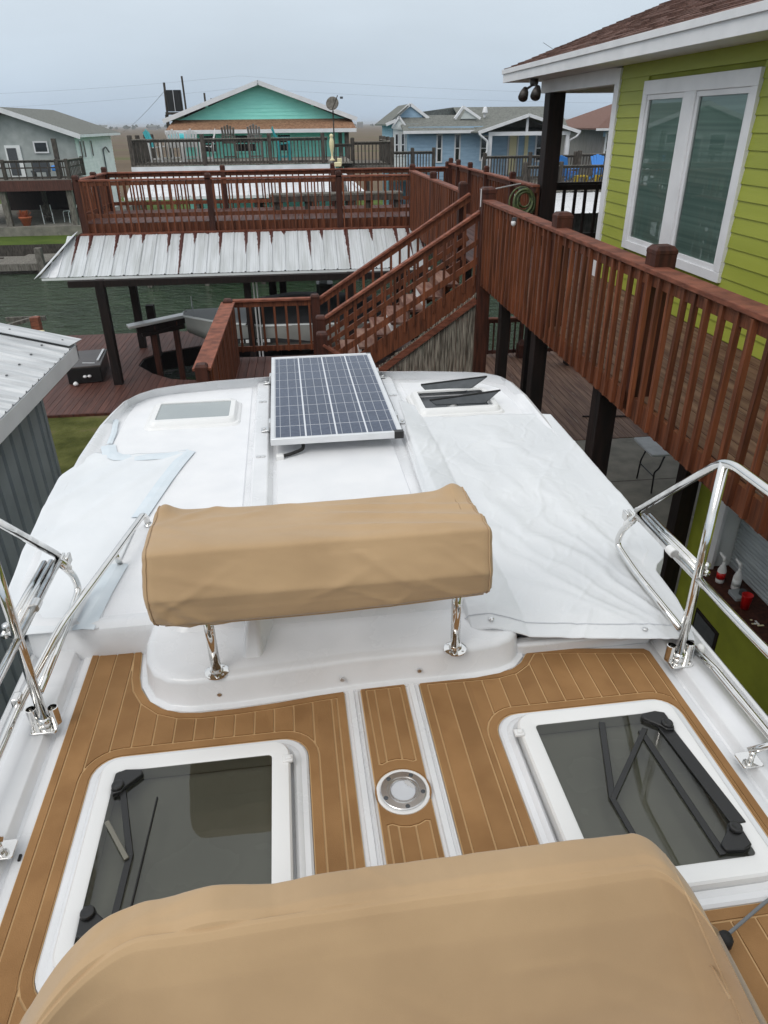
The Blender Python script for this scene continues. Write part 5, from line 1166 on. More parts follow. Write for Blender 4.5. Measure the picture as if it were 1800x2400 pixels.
def win_front(parent, x0, x1, y, z0, z1, fm=None, fw_=.09, sash=True):
    f = MB().box(x0, x1, y - .06, y - .005, z0, z0 + fw_).box(x0, x1, y - .06, y - .005, z1 - fw_, z1).box(x0, x0 + fw_, y - .06, y - .005, z0 + fw_, z1 - fw_).box(x1 - fw_, x1, y - .06, y - .005, z0 + fw_, z1 - fw_)
    if sash: f.box(x0 + fw_, x1 - fw_, y - .05, y - .005, (z0 + z1) / 2 - .025, (z0 + z1) / 2 + .025)
    f = f.build('window', fm or white, parent)
    MB().quad((x0 + fw_, y - .03, z0 + fw_), (x1 - fw_, y - .03, z0 + fw_), (x1 - fw_, y - .03, z1 - fw_), (x0 + fw_, y - .03, z1 - fw_)).build('pane', winglass, f)
    return f
def win_side(parent, x, s, y0, y1, z0, z1, fm=None, fw_=.08):
    xa, xb = sorted((x, x + s * .05))
    f = MB().box(xa, xb, y0, y1, z0, z0 + fw_).box(xa, xb, y0, y1, z1 - fw_, z1).box(xa, xb, y0, y0 + fw_, z0 + fw_, z1 - fw_).box(xa, xb, y1 - fw_, y1, z0 + fw_, z1 - fw_).build('window', fm or white, parent)
    MB().quad((x + s * .025, y0 + fw_, z0 + fw_), (x + s * .025, y1 - fw_, z0 + fw_), (x + s * .025, y1 - fw_, z1 - fw_), (x + s * .025, y0 + fw_, z1 - fw_)).build('pane', winglass, f)
# ---- turquoise house
th = thing('turquoise_house', 'turquoise house with a wide front gable and tan shingle skirt roof', 'house', (-1.9, 46, -.1))
def clipT(z):
    k = (7.28 - z) / (7.28 - 5.72); return (-1.9 - 4.15 * k, -1.9 + 4.25 * k)
lap_front(0, 0, 42, 5.72, 7.26, .17, clipT).build('gable_siding', turq, th)
MB().box(-6.1, 2.4, 42.03, 52, -.1, 5.75).build('wall', turq, th)
lap_front(-.1, 2.38, 42.02, 3.6, 5.32, .17).build('wall_siding', turq, th)
for s, x in ((-1, -6.75), (1, 2.98)):
    slab(MB(), [(-1.9, 41.4, 7.42), (x, 41.4, 5.76), (x, 52.5, 5.76), (-1.9, 52.5, 7.42)][::s], .06).build('roof', shingg, th)
    MB().bar((-1.9, 41.38, 7.33), (x, 41.38, 5.68), .05, .20).build('barge_board', white, th)
    MB().box(-1.9 + s * 2.65 - .06, -1.9 + s * 2.65 + .06, 41.45, 41.95, 6.28, 6.46).build('gable_bracket', turq, th)
slab(MB(), [(-6.55, 40.7, 5.31), (2.85, 40.7, 5.31), (2.7, 42, 5.74), (-6.3, 42, 5.74)], .05).build('skirt_roof', shingt, th)
MB().box(-6.6, 2.88, 40.64, 40.7, 5.12, 5.29).build('fascia', white, th)
MB().box(-6.4, 2.7, 40.72, 42.0, 5.12, 5.15).build('soffit', turq, th)
for x0, x1 in ((-5.2, -4.2), (-3.5, -2.2), (-1.2, -.4)): win_front(th, x0, x1, 42.02, 4.2, 5.1, turq)
MB().box(2.28, 2.5, 40.9, 41.1, -.1, 5.14).build('porch_post', greyd, th)
MB().box(2.02, 2.2, 41.95, 42.02, 3.4, 5.2).build('corner_board', greyw, th)
MB().tube([(-4.9, 44.5, 6.4), (-4.9, 44.5, 7.0)], .05, 8).tube([(-4.6, 44.4, 6.5), (-4.55, 44.4, 6.75)], .04, 8).build('vent_pipe', greyd, th)
acu = thing('tank_tower', 'pair of black tanks between two tall poles left of the turquoise house', 'tank', (-6.4, 44, -.1))
for x in (-6.62, -6.22): MB().loft([[(x + a, 44 + b, z) for a, b in rrect(-.185, .185, -.2, .2, .07, 3)] for z in (6.15, 6.2, 7.06, 7.12)]).build('tank', blackp, acu, auto=40)
MB().box(-6.43, -6.41, 43.76, 43.79, 6.15, 7.1).build('strap', white, acu)
MB().tube([(-6.95, 44, 4.0), (-6.84, 44, 7.46)], .06, 8).tube([(-5.88, 44, 5.6), (-5.90, 44, 7.74)], .05, 8).build('pole', greyd, acu); MB().box(-6.95, -5.9, 43.8, 44.2, 6.0, 6.12).build('platform', greyd, acu)
MB().box(-7.0, -6.85, 43.9, 44.1, -.1, 6.0).box(-6.0, -5.88, 43.9, 44.1, -.1, 6.0).build('leg', greyd, acu)
ds = thing('satellite_dish', 'grey satellite dish on a thin mast at the deck corner of the turquoise house', 'dish', (1.45, 35.2, 4.0))
MB().tube([(1.50, 35.2, 4.0), (1.50, 35.2, 6.0)], .03, 8).build('mast', greyd, ds)
dm = MB(); c = Vector((1.48, 35.1, 6.25)); nrm = Vector((-.15, -.8, .5)).normalized(); u = nrm.cross(Vector((0, 0, 1))).normalized(); v = nrm.cross(u)
dm.loft([[tuple(c + (u * math.cos(a) * .9 + v * math.sin(a)) * r_ + nrm * (r_ * r_ * .9 - .05)) for a in [2 * math.pi * k / 20 for k in range(20)]] for r_ in (.30, .2, .1, .02)]); dm.build('reflector', greyw, ds, smooth=True, solid=.01)
MB().tube([tuple(c - v * -.28), tuple(c + nrm * .38 + Vector((.28, 0, .1)))], .02, 6).build('feed_arm', greyd, ds); MB().box(1.80, 1.92, 34.72, 34.86, 6.42, 6.50).build('feed_horn', darkp, ds)
# its deck
td = thing('far_deck', 'grey timber deck of the turquoise house over the canal', 'deck', (-3, 38, -1))
MB().box(-7.3, 2.3, 35.0, 41.5, 3.95, 4.0).build('floor', greyw, td)
MB().box(2.3, 4.2, 35.9, 41.5, 3.66, 3.80).build('floor', greyw, td)
for x in (-7.1, -4.6, -2.1, .4, 2.2):
    for y in (35.3, 39): MB().box(x - .1, x + .1, y - .1, y + .1, -1.4, 3.86).build('pile', greyd, td)
for x in (3.0, 4.1): MB().box(x - .1, x + .1, 36.0, 36.2, -1.4, 3.66).build('pile', greyd, td)
GR = 'grey timber railings across the canal'
kw = dict(m_rail=greyw, m_bal=greyd, m_post=greyd, cap=.16, bal=.05, pw=.17, ptop=.16, group=GR)
railing('far_railing', 'long grey railing in front of the turquoise house', (-7.2, 35.05), (1.2, 35.05), zt=5.0, floor=4, zb=3.98, posts=(.0, .36, .70, .975), sp=.15, brail=4.06, **kw)
railing('far_railing', 'grey railing on the left side of the turquoise house deck', (-7.25, 35.1), (-7.25, 40.5), zt=4.98, floor=4, zb=3.98, posts=(.35, .7, 1), sp=.15, brail=4.06, **kw)
railing('far_railing', 'short grey railing on the side deck right of the turquoise house', (2.35, 36.0), (4.15, 36.0), zt=4.78, floor=3.8, zb=3.78, posts=(.0, 1), sp=.16, brail=3.86, **kw)
railing('far_railing', 'grey railing along the right edge of the side deck by the turquoise house', (4.15, 36.0), (4.15, 41), zt=4.78, floor=3.8, zb=3.78, posts=(.35, .7, 1), sp=.16, brail=3.86, **kw)
railing('far_railing', 'turquoise-backed stair rail beside the satellite mast', (1.35, 35.2), (2.25, 35.4), zt=4.72, floor=3.9, zb=3.8, posts=(), sp=.15, brail=3.86, m_rail=greyd, m_bal=greyd, m_post=greyd, group=GR)
# its white metal roof over the slip
wc = thing('white_canopy', 'white metal boat-slip roof below the deck of the turquoise house', 'canopy roof', (-2.8, 34, -1))
pmw = MB().loft([[(x, y, z + .0) for x, z in ((-.2, 0), (-.03, 0), (-.015, .025), (.015, .025), (.03, 0), (.2, 0))] for y in (0, 2.05)], closed=False, cap=False).mesh('roof_panel', wmetal)
sl2 = Vector((0, 33.05 - 34.95, 2.9 - 3.60)); L2 = sl2.length
x = -7.3
while x < 1.75:
    o = bpy.data.objects.new('roof_panel', pmw); COL.objects.link(o); o.parent = wc
    o.matrix_local = Matrix.Translation(Vector((x + .2, 34.95, 3.60)) - base_of(wc)) @ Matrix(((-1, 0, 0, 0), (0, sl2.y / L2, sl2.z / L2, 0), (0, sl2.z / L2, -sl2.y / L2, 0), (0, 0, 0, 1)))
    x += .4
MB().box(-7.3, 1.5, 34.93, 34.99, 3.55, 3.94).build('top_flashing', wmetal, wc)
MB().add([(1.75, 34.95, 3.60), (1.75, 33.05, 2.9), (2.55, 33.05, 2.9)], [(0, 1, 2)]).build('hip_panel', wmetal, wc)
MB().bar((1.78, 34.95, 3.63), (2.58, 33.03, 2.93), .16, .02).build('hip_cap', wmetal, wc)
MB().box(-7.4, 2.5, 33.02, 33.06, 2.78, 2.89).build('eave_trim', whitew, wc)
for x in (-7.0, -4.5, -2.0, .5, 2.2): MB().box(x - .09, x + .09, 33.3, 33.5, -1.4, 2.85).build('post', greyw if x < -3 else greyd, wc)
MB().box(-9.2, 4.3, 36.2, 36.4, -1.2, -.2).build('slip_wall', darkpost, wc)
# chairs on the deck
def deck_chair(label, x, y, z, rot, slat, frame, tall=.28):
    t = thing('deck_chair', label, 'chair', (0, 0, 0), group='tall chairs on the far deck'); BASE[t.name] = Vector((0, 0, 0))
    h = tall
    for sx in (-.27, .27):
        MB().box(sx - .03, sx + .03, -.30, -.23, 0, h + .62).build('leg', frame, t); MB().bar((sx, .22, 0), (sx, .28, h + .62), .06, .06).build('leg', frame, t)
        MB().box(sx - .06, sx + .06, -.34, .30, h + .62, h + .65).build('arm', frame, t)
        MB().box(sx - .025, sx + .025, -.24, .2, .18, .24).build('stretcher', frame, t)
    MB().box(-.27, .27, -.31, -.26, .2, .26).build('foot_rest', frame, t)
    for k in range(5): MB().box(-.28, .28, -.26 + .1 * k, -.18 + .1 * k, h + .40 - .012 * k, h + .425 - .012 * k).build('seat_slat', frame, t)
    for k in range(5):
        xx = -.2 + .1 * k; MB().bar((xx, .22, h + .36), (xx * 1.25, .45, h + .98 + (.10 - abs(k - 2) * .05)), .09, .025, up=(0, -1, 0)).build('back_slat', slat, t)
    MB().box(-.27, .27, .30, .34, h + .66, h + .70).build('back_rail', frame, t)
    t.location = (x, y, z); t.rotation_euler = (0, 0, rad(rot)); return t
deck_chair('tall white chair with turquoise back, leftmost on the far deck, turned sideways', -6.25, 36.0, 4.0, 75, turqc, wplast)
deck_chair('tall white chair beside the leftmost one on the far deck', -5.45, 36.1, 4.0, 175, wplast, wplast)
deck_chair('tall white chair just left of the second grey post on the far deck', -4.95, 36.7, 4.0, 200, wplast, wplast)
deck_chair('tall white chair standing right behind the second grey post on the far deck', -4.15, 36.2, 4.0, -80, wplast, wplast)
deck_chair('pale grey tall chair near the middle of the far deck', -3.15, 36.2, 4.0, 185, greyw, greyw, .42)
deck_chair('brown-grey tall chair left of the third grey post on the far deck', -2.0, 36.3, 4.0, 180, greysid, greysid, .44)
deck_chair('all-turquoise tall chair right of the third grey post on the far deck', -.75, 36.3, 4.0, 100, turqc, turqc, .34)
rt_ = thing('bar_table', 'round turquoise table among the white chairs on the far deck', 'table', (-5.5, 37.2, 4.0))
MB().lathe((-5.45, 37.3, 4.98), [(.55, 0), (.55, .04), (.45, .14), (.2, .20)], 24).build('table_top', turqc, rt_); MB().lathe((-5.45, 37.3, 4.0), [(.25, 0), (.06, .05), (.06, 1.0)], 12).build('pedestal', wplast, rt_)
# cream finials on the red roof deck
f1 = thing('finial', 'tall cream turned finial on a post of the roof deck railing', 'finial', (.86, 21.88, 4.6)); MB().lathe((.86, 21.88, 4.60), [(.07, 0), (.07, .03), (.03, .06), (.025, .14), (.035, .22), (.06, .34), (.065, .46), (.045, .54), (.035, .57), (.055, .60), (.04, .64), (.01, .66)], 14).build('turned_post', yeld, f1, smooth=True)
f2 = thing('finial', 'small cream cap on the red railing post above the metal roof', 'finial', (.87, 18.88, 4.6)); MB().box(.79, .95, 18.80, 18.96, 4.60, 4.69).build('cap', yeld, f2, bevel=.01)
f3 = thing('finial', 'cream block beside the tall cream finial', 'finial', (1.05, 21.9, 4.55)); MB().box(1.0, 1.12, 21.82, 21.94, 4.5, 4.66).build('cap', yeld, f3, bevel=.01)

# ---- blue house
bh = thing('blue_house', 'pale blue clapboard house with grey roof and white-trimmed porch', 'house', (9.5, 45, -.1))
MB().box(5.85, 14.2, 43.02, 50, -.1, 5.3).build('wall', skyb, bh)
lap_front(5.86, 9.6, 43, 2.4, 5.25, .16).build('wall_siding', skyb, bh)
lap_front(9.6, 14.2, 43, 2.4, 5.25, .16).build('wall_siding', skyb, bh)
slab(MB(), [(5.5, 42.5, 5.12), (9.6, 42.5, 5.07), (9.6, 45.0, 5.86), (5.5, 45.0, 5.86)], .06).build('roof', shingg, bh)
slab(MB(), [(8.95, 44.4, 5.62), (14.9, 44.4, 5.62), (14.9, 46.6, 6.26), (8.95, 46.6, 6.26)], .06).build('roof', shingg, bh)
slab(MB(), [(9.6, 42.4, 5.09), (14.6, 42.4, 5.05), (14.9, 44.5, 5.66), (9.0, 44.5, 5.66)], .06).build('roof', shingg, bh)
slab(MB(), [(8.95, 46.6, 6.26), (14.9, 46.6, 6.26), (14.9, 49.5, 5.3), (5.4, 49.5, 5.3), (5.4, 45.0, 5.86)], .06).build('roof', shingg, bh)
MB().box(5.5, 9.35, 42.42, 42.5, 4.98, 5.12).build('gutter', white, bh)
# little dormer gable
MB().add([(8.9, 44.1, 5.66), (9.85, 44.1, 5.66), (9.2, 44.3, 6.10)], [(0, 1, 2)]).build('dormer', offw, bh, solid=.1)
MB().bar((8.55, 44.0, 5.66), (9.05, 44.2, 6.24), .08, .13).bar((9.05, 44.2, 6.24), (10.0, 44.0, 5.66), .08, .13).build('dormer_trim', white, bh)
MB().lathe((10.35, 44.6, 5.72), [(.06, 0), (.06, .3)], 8).lathe((10.35, 44.5, 5.9), [(.1, 0), (.16, .05), (.1, .3), (.02, .34)], 10).build('roof_vent', white, bh)
# left wing
MB().box(5.05, 6.5, 43.6, 49, -.1, 5.45).build('wing_wall', skyb, bh); lap_side(5.05, -1, 43.6, 49, 2.4, 5.45, .16).build('wing_siding', skyb, bh)
lap_front(5.08, 5.84, 43.58, 2.6, 5.35, .16).build('wing_siding', whitew, bh)
slab(MB(), [(4.7, 43.2, 5.44), (6.15, 44.6, 6.42), (6.15, 50, 6.42), (4.7, 50, 5.44)], .07).build('roof', shingg, bh); slab(MB(), [(6.15, 44.6, 6.42), (7.2, 44.6, 5.7), (7.2, 50, 5.7), (6.15, 50, 6.42)], .07).build('roof', shingg, bh)
MB().add([(5.5, 44.65, 5.75), (7.1, 44.65, 5.75), (6.15, 44.65, 6.38)], [(0, 1, 2)]).build('gable_wall', skyb, bh)
for a_, b_ in (((5.2, 44.55, 5.66), (6.15, 44.55, 6.40)), ((6.15, 44.55, 6.40), (7.2, 44.55, 5.70)), ((4.66, 43.2, 5.42), (5.2, 43.2, 5.62))): MB().bar(a_, b_, .09, .15).build('barge_board', white, bh)
MB().add([(5.06, 43.5, 5.2), (5.86, 43.5, 5.15), (5.42, 43.5, 5.7)], [(0, 1, 2)]).build('gable_wall', whitew, bh)
MB().bar((5.0, 43.45, 5.25), (5.40, 43.45, 5.80), .07, .09).bar((5.40, 43.45, 5.80), (5.88, 43.45, 5.18), .07, .09).build('barge_board', white, bh)
for x in (5.28, 5.62): win_front(bh, x - .11, x + .11, 43.57, 3.9, 5.0, white, .05)
for x in (7.55, 8.55): win_front(bh, x - .17, x + .17, 43.0, 3.55, 4.95, white, .07)
win_front(bh, 9.8, 10.35, 43.0, 3.6, 4.85, white, .08); win_front(bh, 12.9, 13.75, 43.0, 3.5, 4.9, white, .09)
dr = MB().box(11.45, 11.85, 42.93, 42.99, 2.9, 4.85).build('door', yeld, bh); MB().box(11.88, 11.95, 42.92, 42.99, 2.9, 4.9).box(11.35, 11.42, 42.92, 42.99, 2.9, 4.9).build('door_trim', white, bh)
MB().box(12.3, 12.5, 42.93, 42.99, 2.9, 4.85).build('door', yeld, bh)
# porch gable
pk = (11.75, 5.82)
for x_, zz in ((9.15, 5.05), (14.55, 5.02)):
    s = 1 if x_ > 11 else -1
    slab(MB(), [(pk[0], 40.6, pk[1]), (x_, 40.6, zz), (x_, 43.2, zz), (pk[0], 43.2, pk[1])][::s], .06).build('porch_roof', shingg, bh); MB().bar((pk[0], 40.58, pk[1] - .04), (x_, 40.58, zz - .04), .06, .15).build('barge_board', white, bh)
MB().box(9.75, 14.1, 40.8, 40.95, 4.86, 5.04).build('porch_beam', white, bh); MB().box(11.70, 11.82, 40.8, 40.9, 5.04, 5.72).build('king_post', white, bh)
MB().add([(9.7, 42.9, 5.04), (14.1, 42.9, 5.04), (11.75, 42.9, 5.76)], [(0, 1, 2)]).build('porch_gable', greysid, bh)
for x in (9.85, 13.98): MB().box(x - .09, x + .09, 40.8, 40.98, 2.8, 4.86).build('porch_post', white, bh)
MB().tube(arc([(9.2, 40.6, 4.98), (9.3, 40.6, 4.86), (9.66, 40.65, 4.62), (9.66, 40.65, 4.1), (9.45, 40.65, 3.85), (9.45, 40.65, 2.0)], r=.1), .055, 8).build('downspout', white, bh, smooth=True)
MB().tube(arc([(14.5, 40.6, 4.98), (14.4, 40.6, 4.8), (14.1, 40.9, 4.6), (14.1, 40.9, 3.0)], r=.1), .05, 8).build('downspout', white, bh, smooth=True)
bd = thing('far_deck', 'grey timber deck around the porch of the blue house', 'deck', (11.5, 40, -1))
MB().box(9.3, 14.4, 40.2, 43, 2.66, 2.8).build('floor', greyw, bd); MB().box(10.6, 19, 35.8, 40.2, 2.56, 2.70).build('floor', greyw, bd); MB().box(4.3, 7.0, 40.8, 43.4, 3.2, 3.3).build('floor', greyw, bd)
for x in (9.5, 11.2, 13, 15, 17): MB().box(x - .1, x + .1, 36.0, 36.2, -1.4, 2.56).build('pile', greyd, bd); MB().box(x - .1, x + .1, 40.3, 40.5, -1.4, 2.66).build('pile', greyd, bd)
railing('far_railing', 'grey railing in front of the blue house porch', (9.45, 40.25), (14.3, 40.25), zt=3.95, floor=2.8, zb=2.75, posts=(.0, .5, 1), sp=.15, brail=2.9, **kw)
railing('far_railing', 'grey railing along the deck with the blue chairs', (10.4, 35.9), (19, 35.9), zt=3.68, floor=2.7, zb=2.68, posts=(.0, .2, .45, .7, 1), sp=.15, brail=2.8, **kw)
railing('far_railing', 'grey railing at the left corner of the blue house', (4.4, 40.9), (6.9, 40.9), zt=4.2, floor=3.3, zb=3.25, posts=(.0, .55, 1), sp=.15, brail=3.38, **kw)
railing('far_railing', 'long low grey railing behind the blue chairs', (14.4, 39.9), (19, 39.9), zt=4.0, floor=2.7, zb=2.75, posts=(.0, .5, 1), sp=.15, brail=2.9, **kw)
def adirondack(label, x, y, z, rot):
    t = thing('adirondack_chair', label, 'chair', (0, 0, 0), group='blue garden chairs'); BASE[t.name] = Vector((0, 0, 0))
    for sx in (-.32, .32):
        MB().bar((sx, -.38, 0), (sx, -.35, .52), .05, .10).build('leg', bluec, t); MB().bar((sx, -.36, .36), (sx, .48, .06), .04, .12).build('leg', bluec, t); MB().box(sx - .08, sx + .08, -.42, .34, .52, .55).build('arm', bluec, t)
    for k in range(5): MB().bar((-.3, -.33 + .12 * k, .40 - .04 * k), (.3, -.33 + .12 * k, .40 - .04 * k), .10, .025).build('seat_slat', bluec, t)
    for k in range(5): MB().bar((-.22 + .11 * k, .20, .22), (-.30 + .15 * k, .52, 1.12 - .04 * abs(k - 2)), .13, .025, up=(0, -1, 0)).build('back_slat', bluec, t)
    t.location = (x, y, z); t.rotation_euler = (0, 0, rad(rot)); return t
adirondack('sideways blue garden chair on the far right deck, next to the porch post', 12.75, 36.8, 2.95, 120)
adirondack('blue garden chair facing away on the far right deck, near the green wall', 14.45, 36.8, 2.95, 10)
for lab, x in (('yellow plastic footstool left of the facing-away blue chair', 13.3), ('yellow plastic footstool below the facing-away blue chair', 14.3)):
    t = thing('footstool', lab, 'footstool', (x, 36.3, 2.7), group='yellow footstools')
    for k in range(4): MB().box(x - .26, x + .26, 36.1 + .11 * k, 36.19 + .11 * k, 3.14 + .03 * (k % 2), 3.18 + .03 * (k % 2)).build('slat', yel, t)
    for sx in (-.24, .24): MB().box(x + sx - .03, x + sx + .03, 36.08, 36.55, 2.74, 3.14).build('side_leg', yel, t)
wc2 = thing('white_canopy', 'white metal roof below the deck with the blue chairs', 'canopy roof', (13, 34.5, -1))
x = 9.6
while x < 17:
    o = bpy.data.objects.new('roof_panel', pmw); COL.objects.link(o); o.parent = wc2
    o.matrix_local = Matrix.Translation(Vector((x + .2, 35.8, 2.5)) - base_of(wc2)) @ Matrix(((-1, 0, 0, 0), (0, sl2.y / L2, sl2.z / L2, 0), (0, sl2.z / L2, -sl2.y / L2, 0), (0, 0, 0, 1))); x += .4
for x in (9.8, 12.2, 14.6, 17): MB().box(x - .09, x + .09, 33.8, 34.0, -1.4, 1.75).build('post', darkpost, wc2)
MB().box(9.5, 17.2, 36.4, 36.5, -1.0, 2.4).build('back_wall', greyd, wc2)
# ---- grey house at the far right
gr = thing('grey_house', 'grey-brown board house with low roof at the right, behind the blue chairs', 'house', (20, 48, -.1))
MB().box(17.9, 25, 46, 54, -.1, 5.0).build('wall', greysid, gr)
m = MB(); x = 17.92
while x < 24: m.box(x, x + .16, 45.97, 46.0, 2.2, 4.65); x += .2
o = m.build('board_siding', greysid, gr); o['kind'] = 'stuff'
MB().box(17.9, 25, 45.96, 46, 4.66, 5.0).build('frieze', skyb, gr)
win_front(gr, 18.02, 18.62, 45.96, 3.0, 4.9, white, .10)
slab(MB(), [(17.2, 45.3, 5.12), (26, 45.3, 5.12), (26, 49.5, 6.5), (20.4, 49.5, 6.5)], .08).build('roof', shing, gr); slab(MB(), [(17.2, 45.3, 5.12), (20.4, 49.5, 6.5), (20.4, 51, 6.5), (17.2, 55, 5.12)][::-1], .08).build('roof', shing, gr)
MB().box(17.16, 26, 45.24, 45.3, 4.98, 5.10).build('fascia', white, gr)
# ---- white-grey house at the far left
lh = thing('pale_house', 'pale grey-green house with grey gable roof and raised porch at the far left', 'house', (-17.4, 54, -.1))
MB().box(-21.2, -13.62, 50.32, 59.8, 2.6, 5.0).build('wall', offw, lh)
MB().box(-21.2, -13.62, 57, 59.8, -.1, 2.6).build('wall', offw, lh)
MB().add([(-21.2, 50.3, 2.6), (-13.6, 50.3, 2.6), (-13.6, 50.3, 4.95), (-17.4, 50.3, 6.22), (-21.2, 50.3, 4.95)], [(0, 1, 2, 3, 4)]).build('gable_wall', offw, lh)
lap_side(-13.6, 1, 50.3, 59.8, -.1, 4.98, .2).build('side_wall', whitew, lh)
slab(MB(), [(-17.4, 49.7, 6.56), (-17.4, 60.4, 6.56), (-13.05, 60.4, 5.10), (-13.05, 49.7, 5.10)][::-1], .06).build('roof', shingg, lh); slab(MB(), [(-17.4, 49.7, 6.56), (-21.75, 49.7, 5.1), (-21.75, 60.4, 5.1), (-17.4, 60.4, 6.56)][::-1], .06).build('roof', shingg, lh)
MB().bar((-17.4, 49.68, 6.42), (-13.05, 49.68, 4.96), .05, .26).bar((-17.4, 49.68, 6.42), (-21.75, 49.68, 4.96), .05, .26).build('barge_board', white, lh)
MB().box(-13.06, -13.0, 49.7, 60.4, 4.93, 5.08).build('fascia', white, lh)
win_front(lh, -16.05, -15.2, 50.28, 4.1, 4.75, white, .08, False); win_front(lh, -19.4, -18.2, 50.28, 3.4, 4.7, white, .08)
MB().box(-17.75, -16.85, 50.22, 50.29, 2.62, 4.55).build('door', whitew, lh); MB().box(-17.65, -17.1, 50.2, 50.22, 2.9, 4.4).build('screen_door', darkp, lh)
for y0 in (51.0, 51.75, 53.6): win_side(lh, -13.58, 1, y0, y0 + .45, 3.75, 4.75, white, .05)
MB().tube(arc([(-13.5, 56.5, .2), (-13.5, 56.5, 4.1), (-13.45, 57.2, 4.25), (-13.45, 57.9, 3.9)], r=.2), .05, 6).build('conduit', darkp, lh)
MB().box(-14.6, -14.35, 49.0, 49.2, 2.6, 4.9).build('porch_post', greyd, lh)
pd = thing('far_deck', 'raised grey porch deck on posts of the pale house at the far left', 'deck', (-17, 48, 0))
MB().box(-24, -13.3, 46.9, 50.3, 2.68, 2.8).build('floor', greyw, pd); MB().box(-24, -13.3, 46.84, 46.9, 2.25, 2.8).build('fascia_beam', redplank, pd)
for x in (-21, -17.35, -13.6): MB().box(x - .16, x + .16, 47.0, 47.32, .3, 2.3).build('post', greyw, pd)
MB().box(-15.9, -15.65, 49.2, 49.4, .3, 2.3).build('post', greyd, pd)
m = MB(); 
kw2 = dict(kw); kw2['ptop'] = .05
railing('far_railing', 'grey railing of horizontal and upright bars on the porch of the pale house', (-24, 46.95), (-13.4, 46.95), zt=3.85, floor=2.8, zb=2.85, posts=(.16, .33, .5, .67, .95), sp=.42, brail=2.95, mid=3.45, **kw2)
railing('far_railing', 'short grey side railing of the pale house porch', (-13.4, 46.95), (-13.4, 50.3), zt=3.85, floor=2.8, zb=2.85, posts=(.0, 1), sp=.3, brail=2.95, mid=3.45, **kw2)
tr2 = MB().box(-30, -12.6, 46.6, 62, -.4, .34).build('terrace', conc); tag(tr2, 'concrete terrace below the pale house', None, None, 'structure')
MB().box(-21, -13.7, 56.8, 56.95, .34, 2.6).build('back_wall', darkpost, pd)  # near-black sheet paints the deep shade below the porch
def patio_chair(label, x, y, rot):
    t = thing('patio_chair', label, 'chair', (0, 0, 0)); BASE[t.name] = Vector((0, 0, 0))
    for sx in (-.27, .27): MB().tube(arc([(sx, -.3, 0), (sx, -.28, .62), (sx, .25, .62), (sx, .42, 1.0)], r=.08), .022, 6).build('side_frame', whitew, t); MB().tube([(sx, .3, 0), (sx, .2, .62)], .02, 6).build('leg', whitew, t)
    MB().box(-.26, .26, -.26, .26, .38, .42).build('seat', greyd, t); MB().bar((0, .24, .45), (0, .44, 1.0), .5, .03, up=(0, -1, 0)).build('backrest', greyd, t)
    t.location = (x, y, .34); t.rotation_euler = (0, 0, rad(rot))
patio_chair('white-framed patio chair in the shade below the far left porch', -15.5, 48.3, 20)
patio_chair('dim patio chair by the right edge below the far left porch', -14.3, 48.8, -40)
fp = thing('flower_pot', 'terracotta pot with a reddish plant on the far left terrace', 'plant pot', (-16.5, 47.4, .34))
MB().lathe((-16.5, 47.4, .34), [(.2, 0), (.34, .4), (.38, .42), (.38, .5), (.3, .5)], 16).build('pot', terracotta, fp, smooth=True)
m = MB()
for k in range(60):
    a = random.uniform(0, 6.28); r_ = random.uniform(.05, .42); z = .85 + random.uniform(0, .35); m.bar((-16.5 + r_ * .3 * math.cos(a), 47.4 + r_ * .3 * math.sin(a), .8), (-16.5 + r_ * math.cos(a), 47.4 + r_ * math.sin(a), z), .07, .012)
m.build('leaves', terracotta, fp)
pf = thing('porch_bench', 'dark bench with cushions behind the railing of the far left porch', 'bench', (-15.5, 48.5, 2.8))
MB().box(-15.9, -14.9, 48.3, 48.8, 3.15, 3.25).build('seat', darkp, pf); MB().box(-15.9, -14.9, 48.78, 48.86, 3.25, 3.7).build('backrest', darkp, pf); MB().box(-15.85, -15.75, 48.3, 48.8, 2.8, 3.15).box(-15.05, -14.95, 48.3, 48.8, 2.8, 3.15).build('leg', darkp, pf)
MB().box(-14.7, -14.35, 48.3, 48.7, 3.2, 3.5).build('cushion', bluec, pf, bevel=.06)
# dock at the left
dk = thing('small_dock', 'low weathered grey dock reaching into the canal at the far left', 'dock', (-15, 38.8, -1))
for k in range(34):
    x = -21 + k * .245; MB().box(x, x + .235, 37.6, 40.0 + (.6 if k > 26 else 0), -.36, -.30).build('plank', greyw, dk)
MB().box(-21, -12.7, 37.52, 37.6, -.62, -.31).build('rim_board', greyw, dk)
MB().box(-12.95, -12.65, 37.3, 37.6, -1.4, .42).build('pile', greyw, dk); MB().box(-18.2, -18.0, 37.7, 37.9, -1.4, -.37).build('pile', greyd, dk)
MB().box(-17.5, -15.2, 39.2, 39.35, -.298, -.24).build('plank_end', greyd, dk)

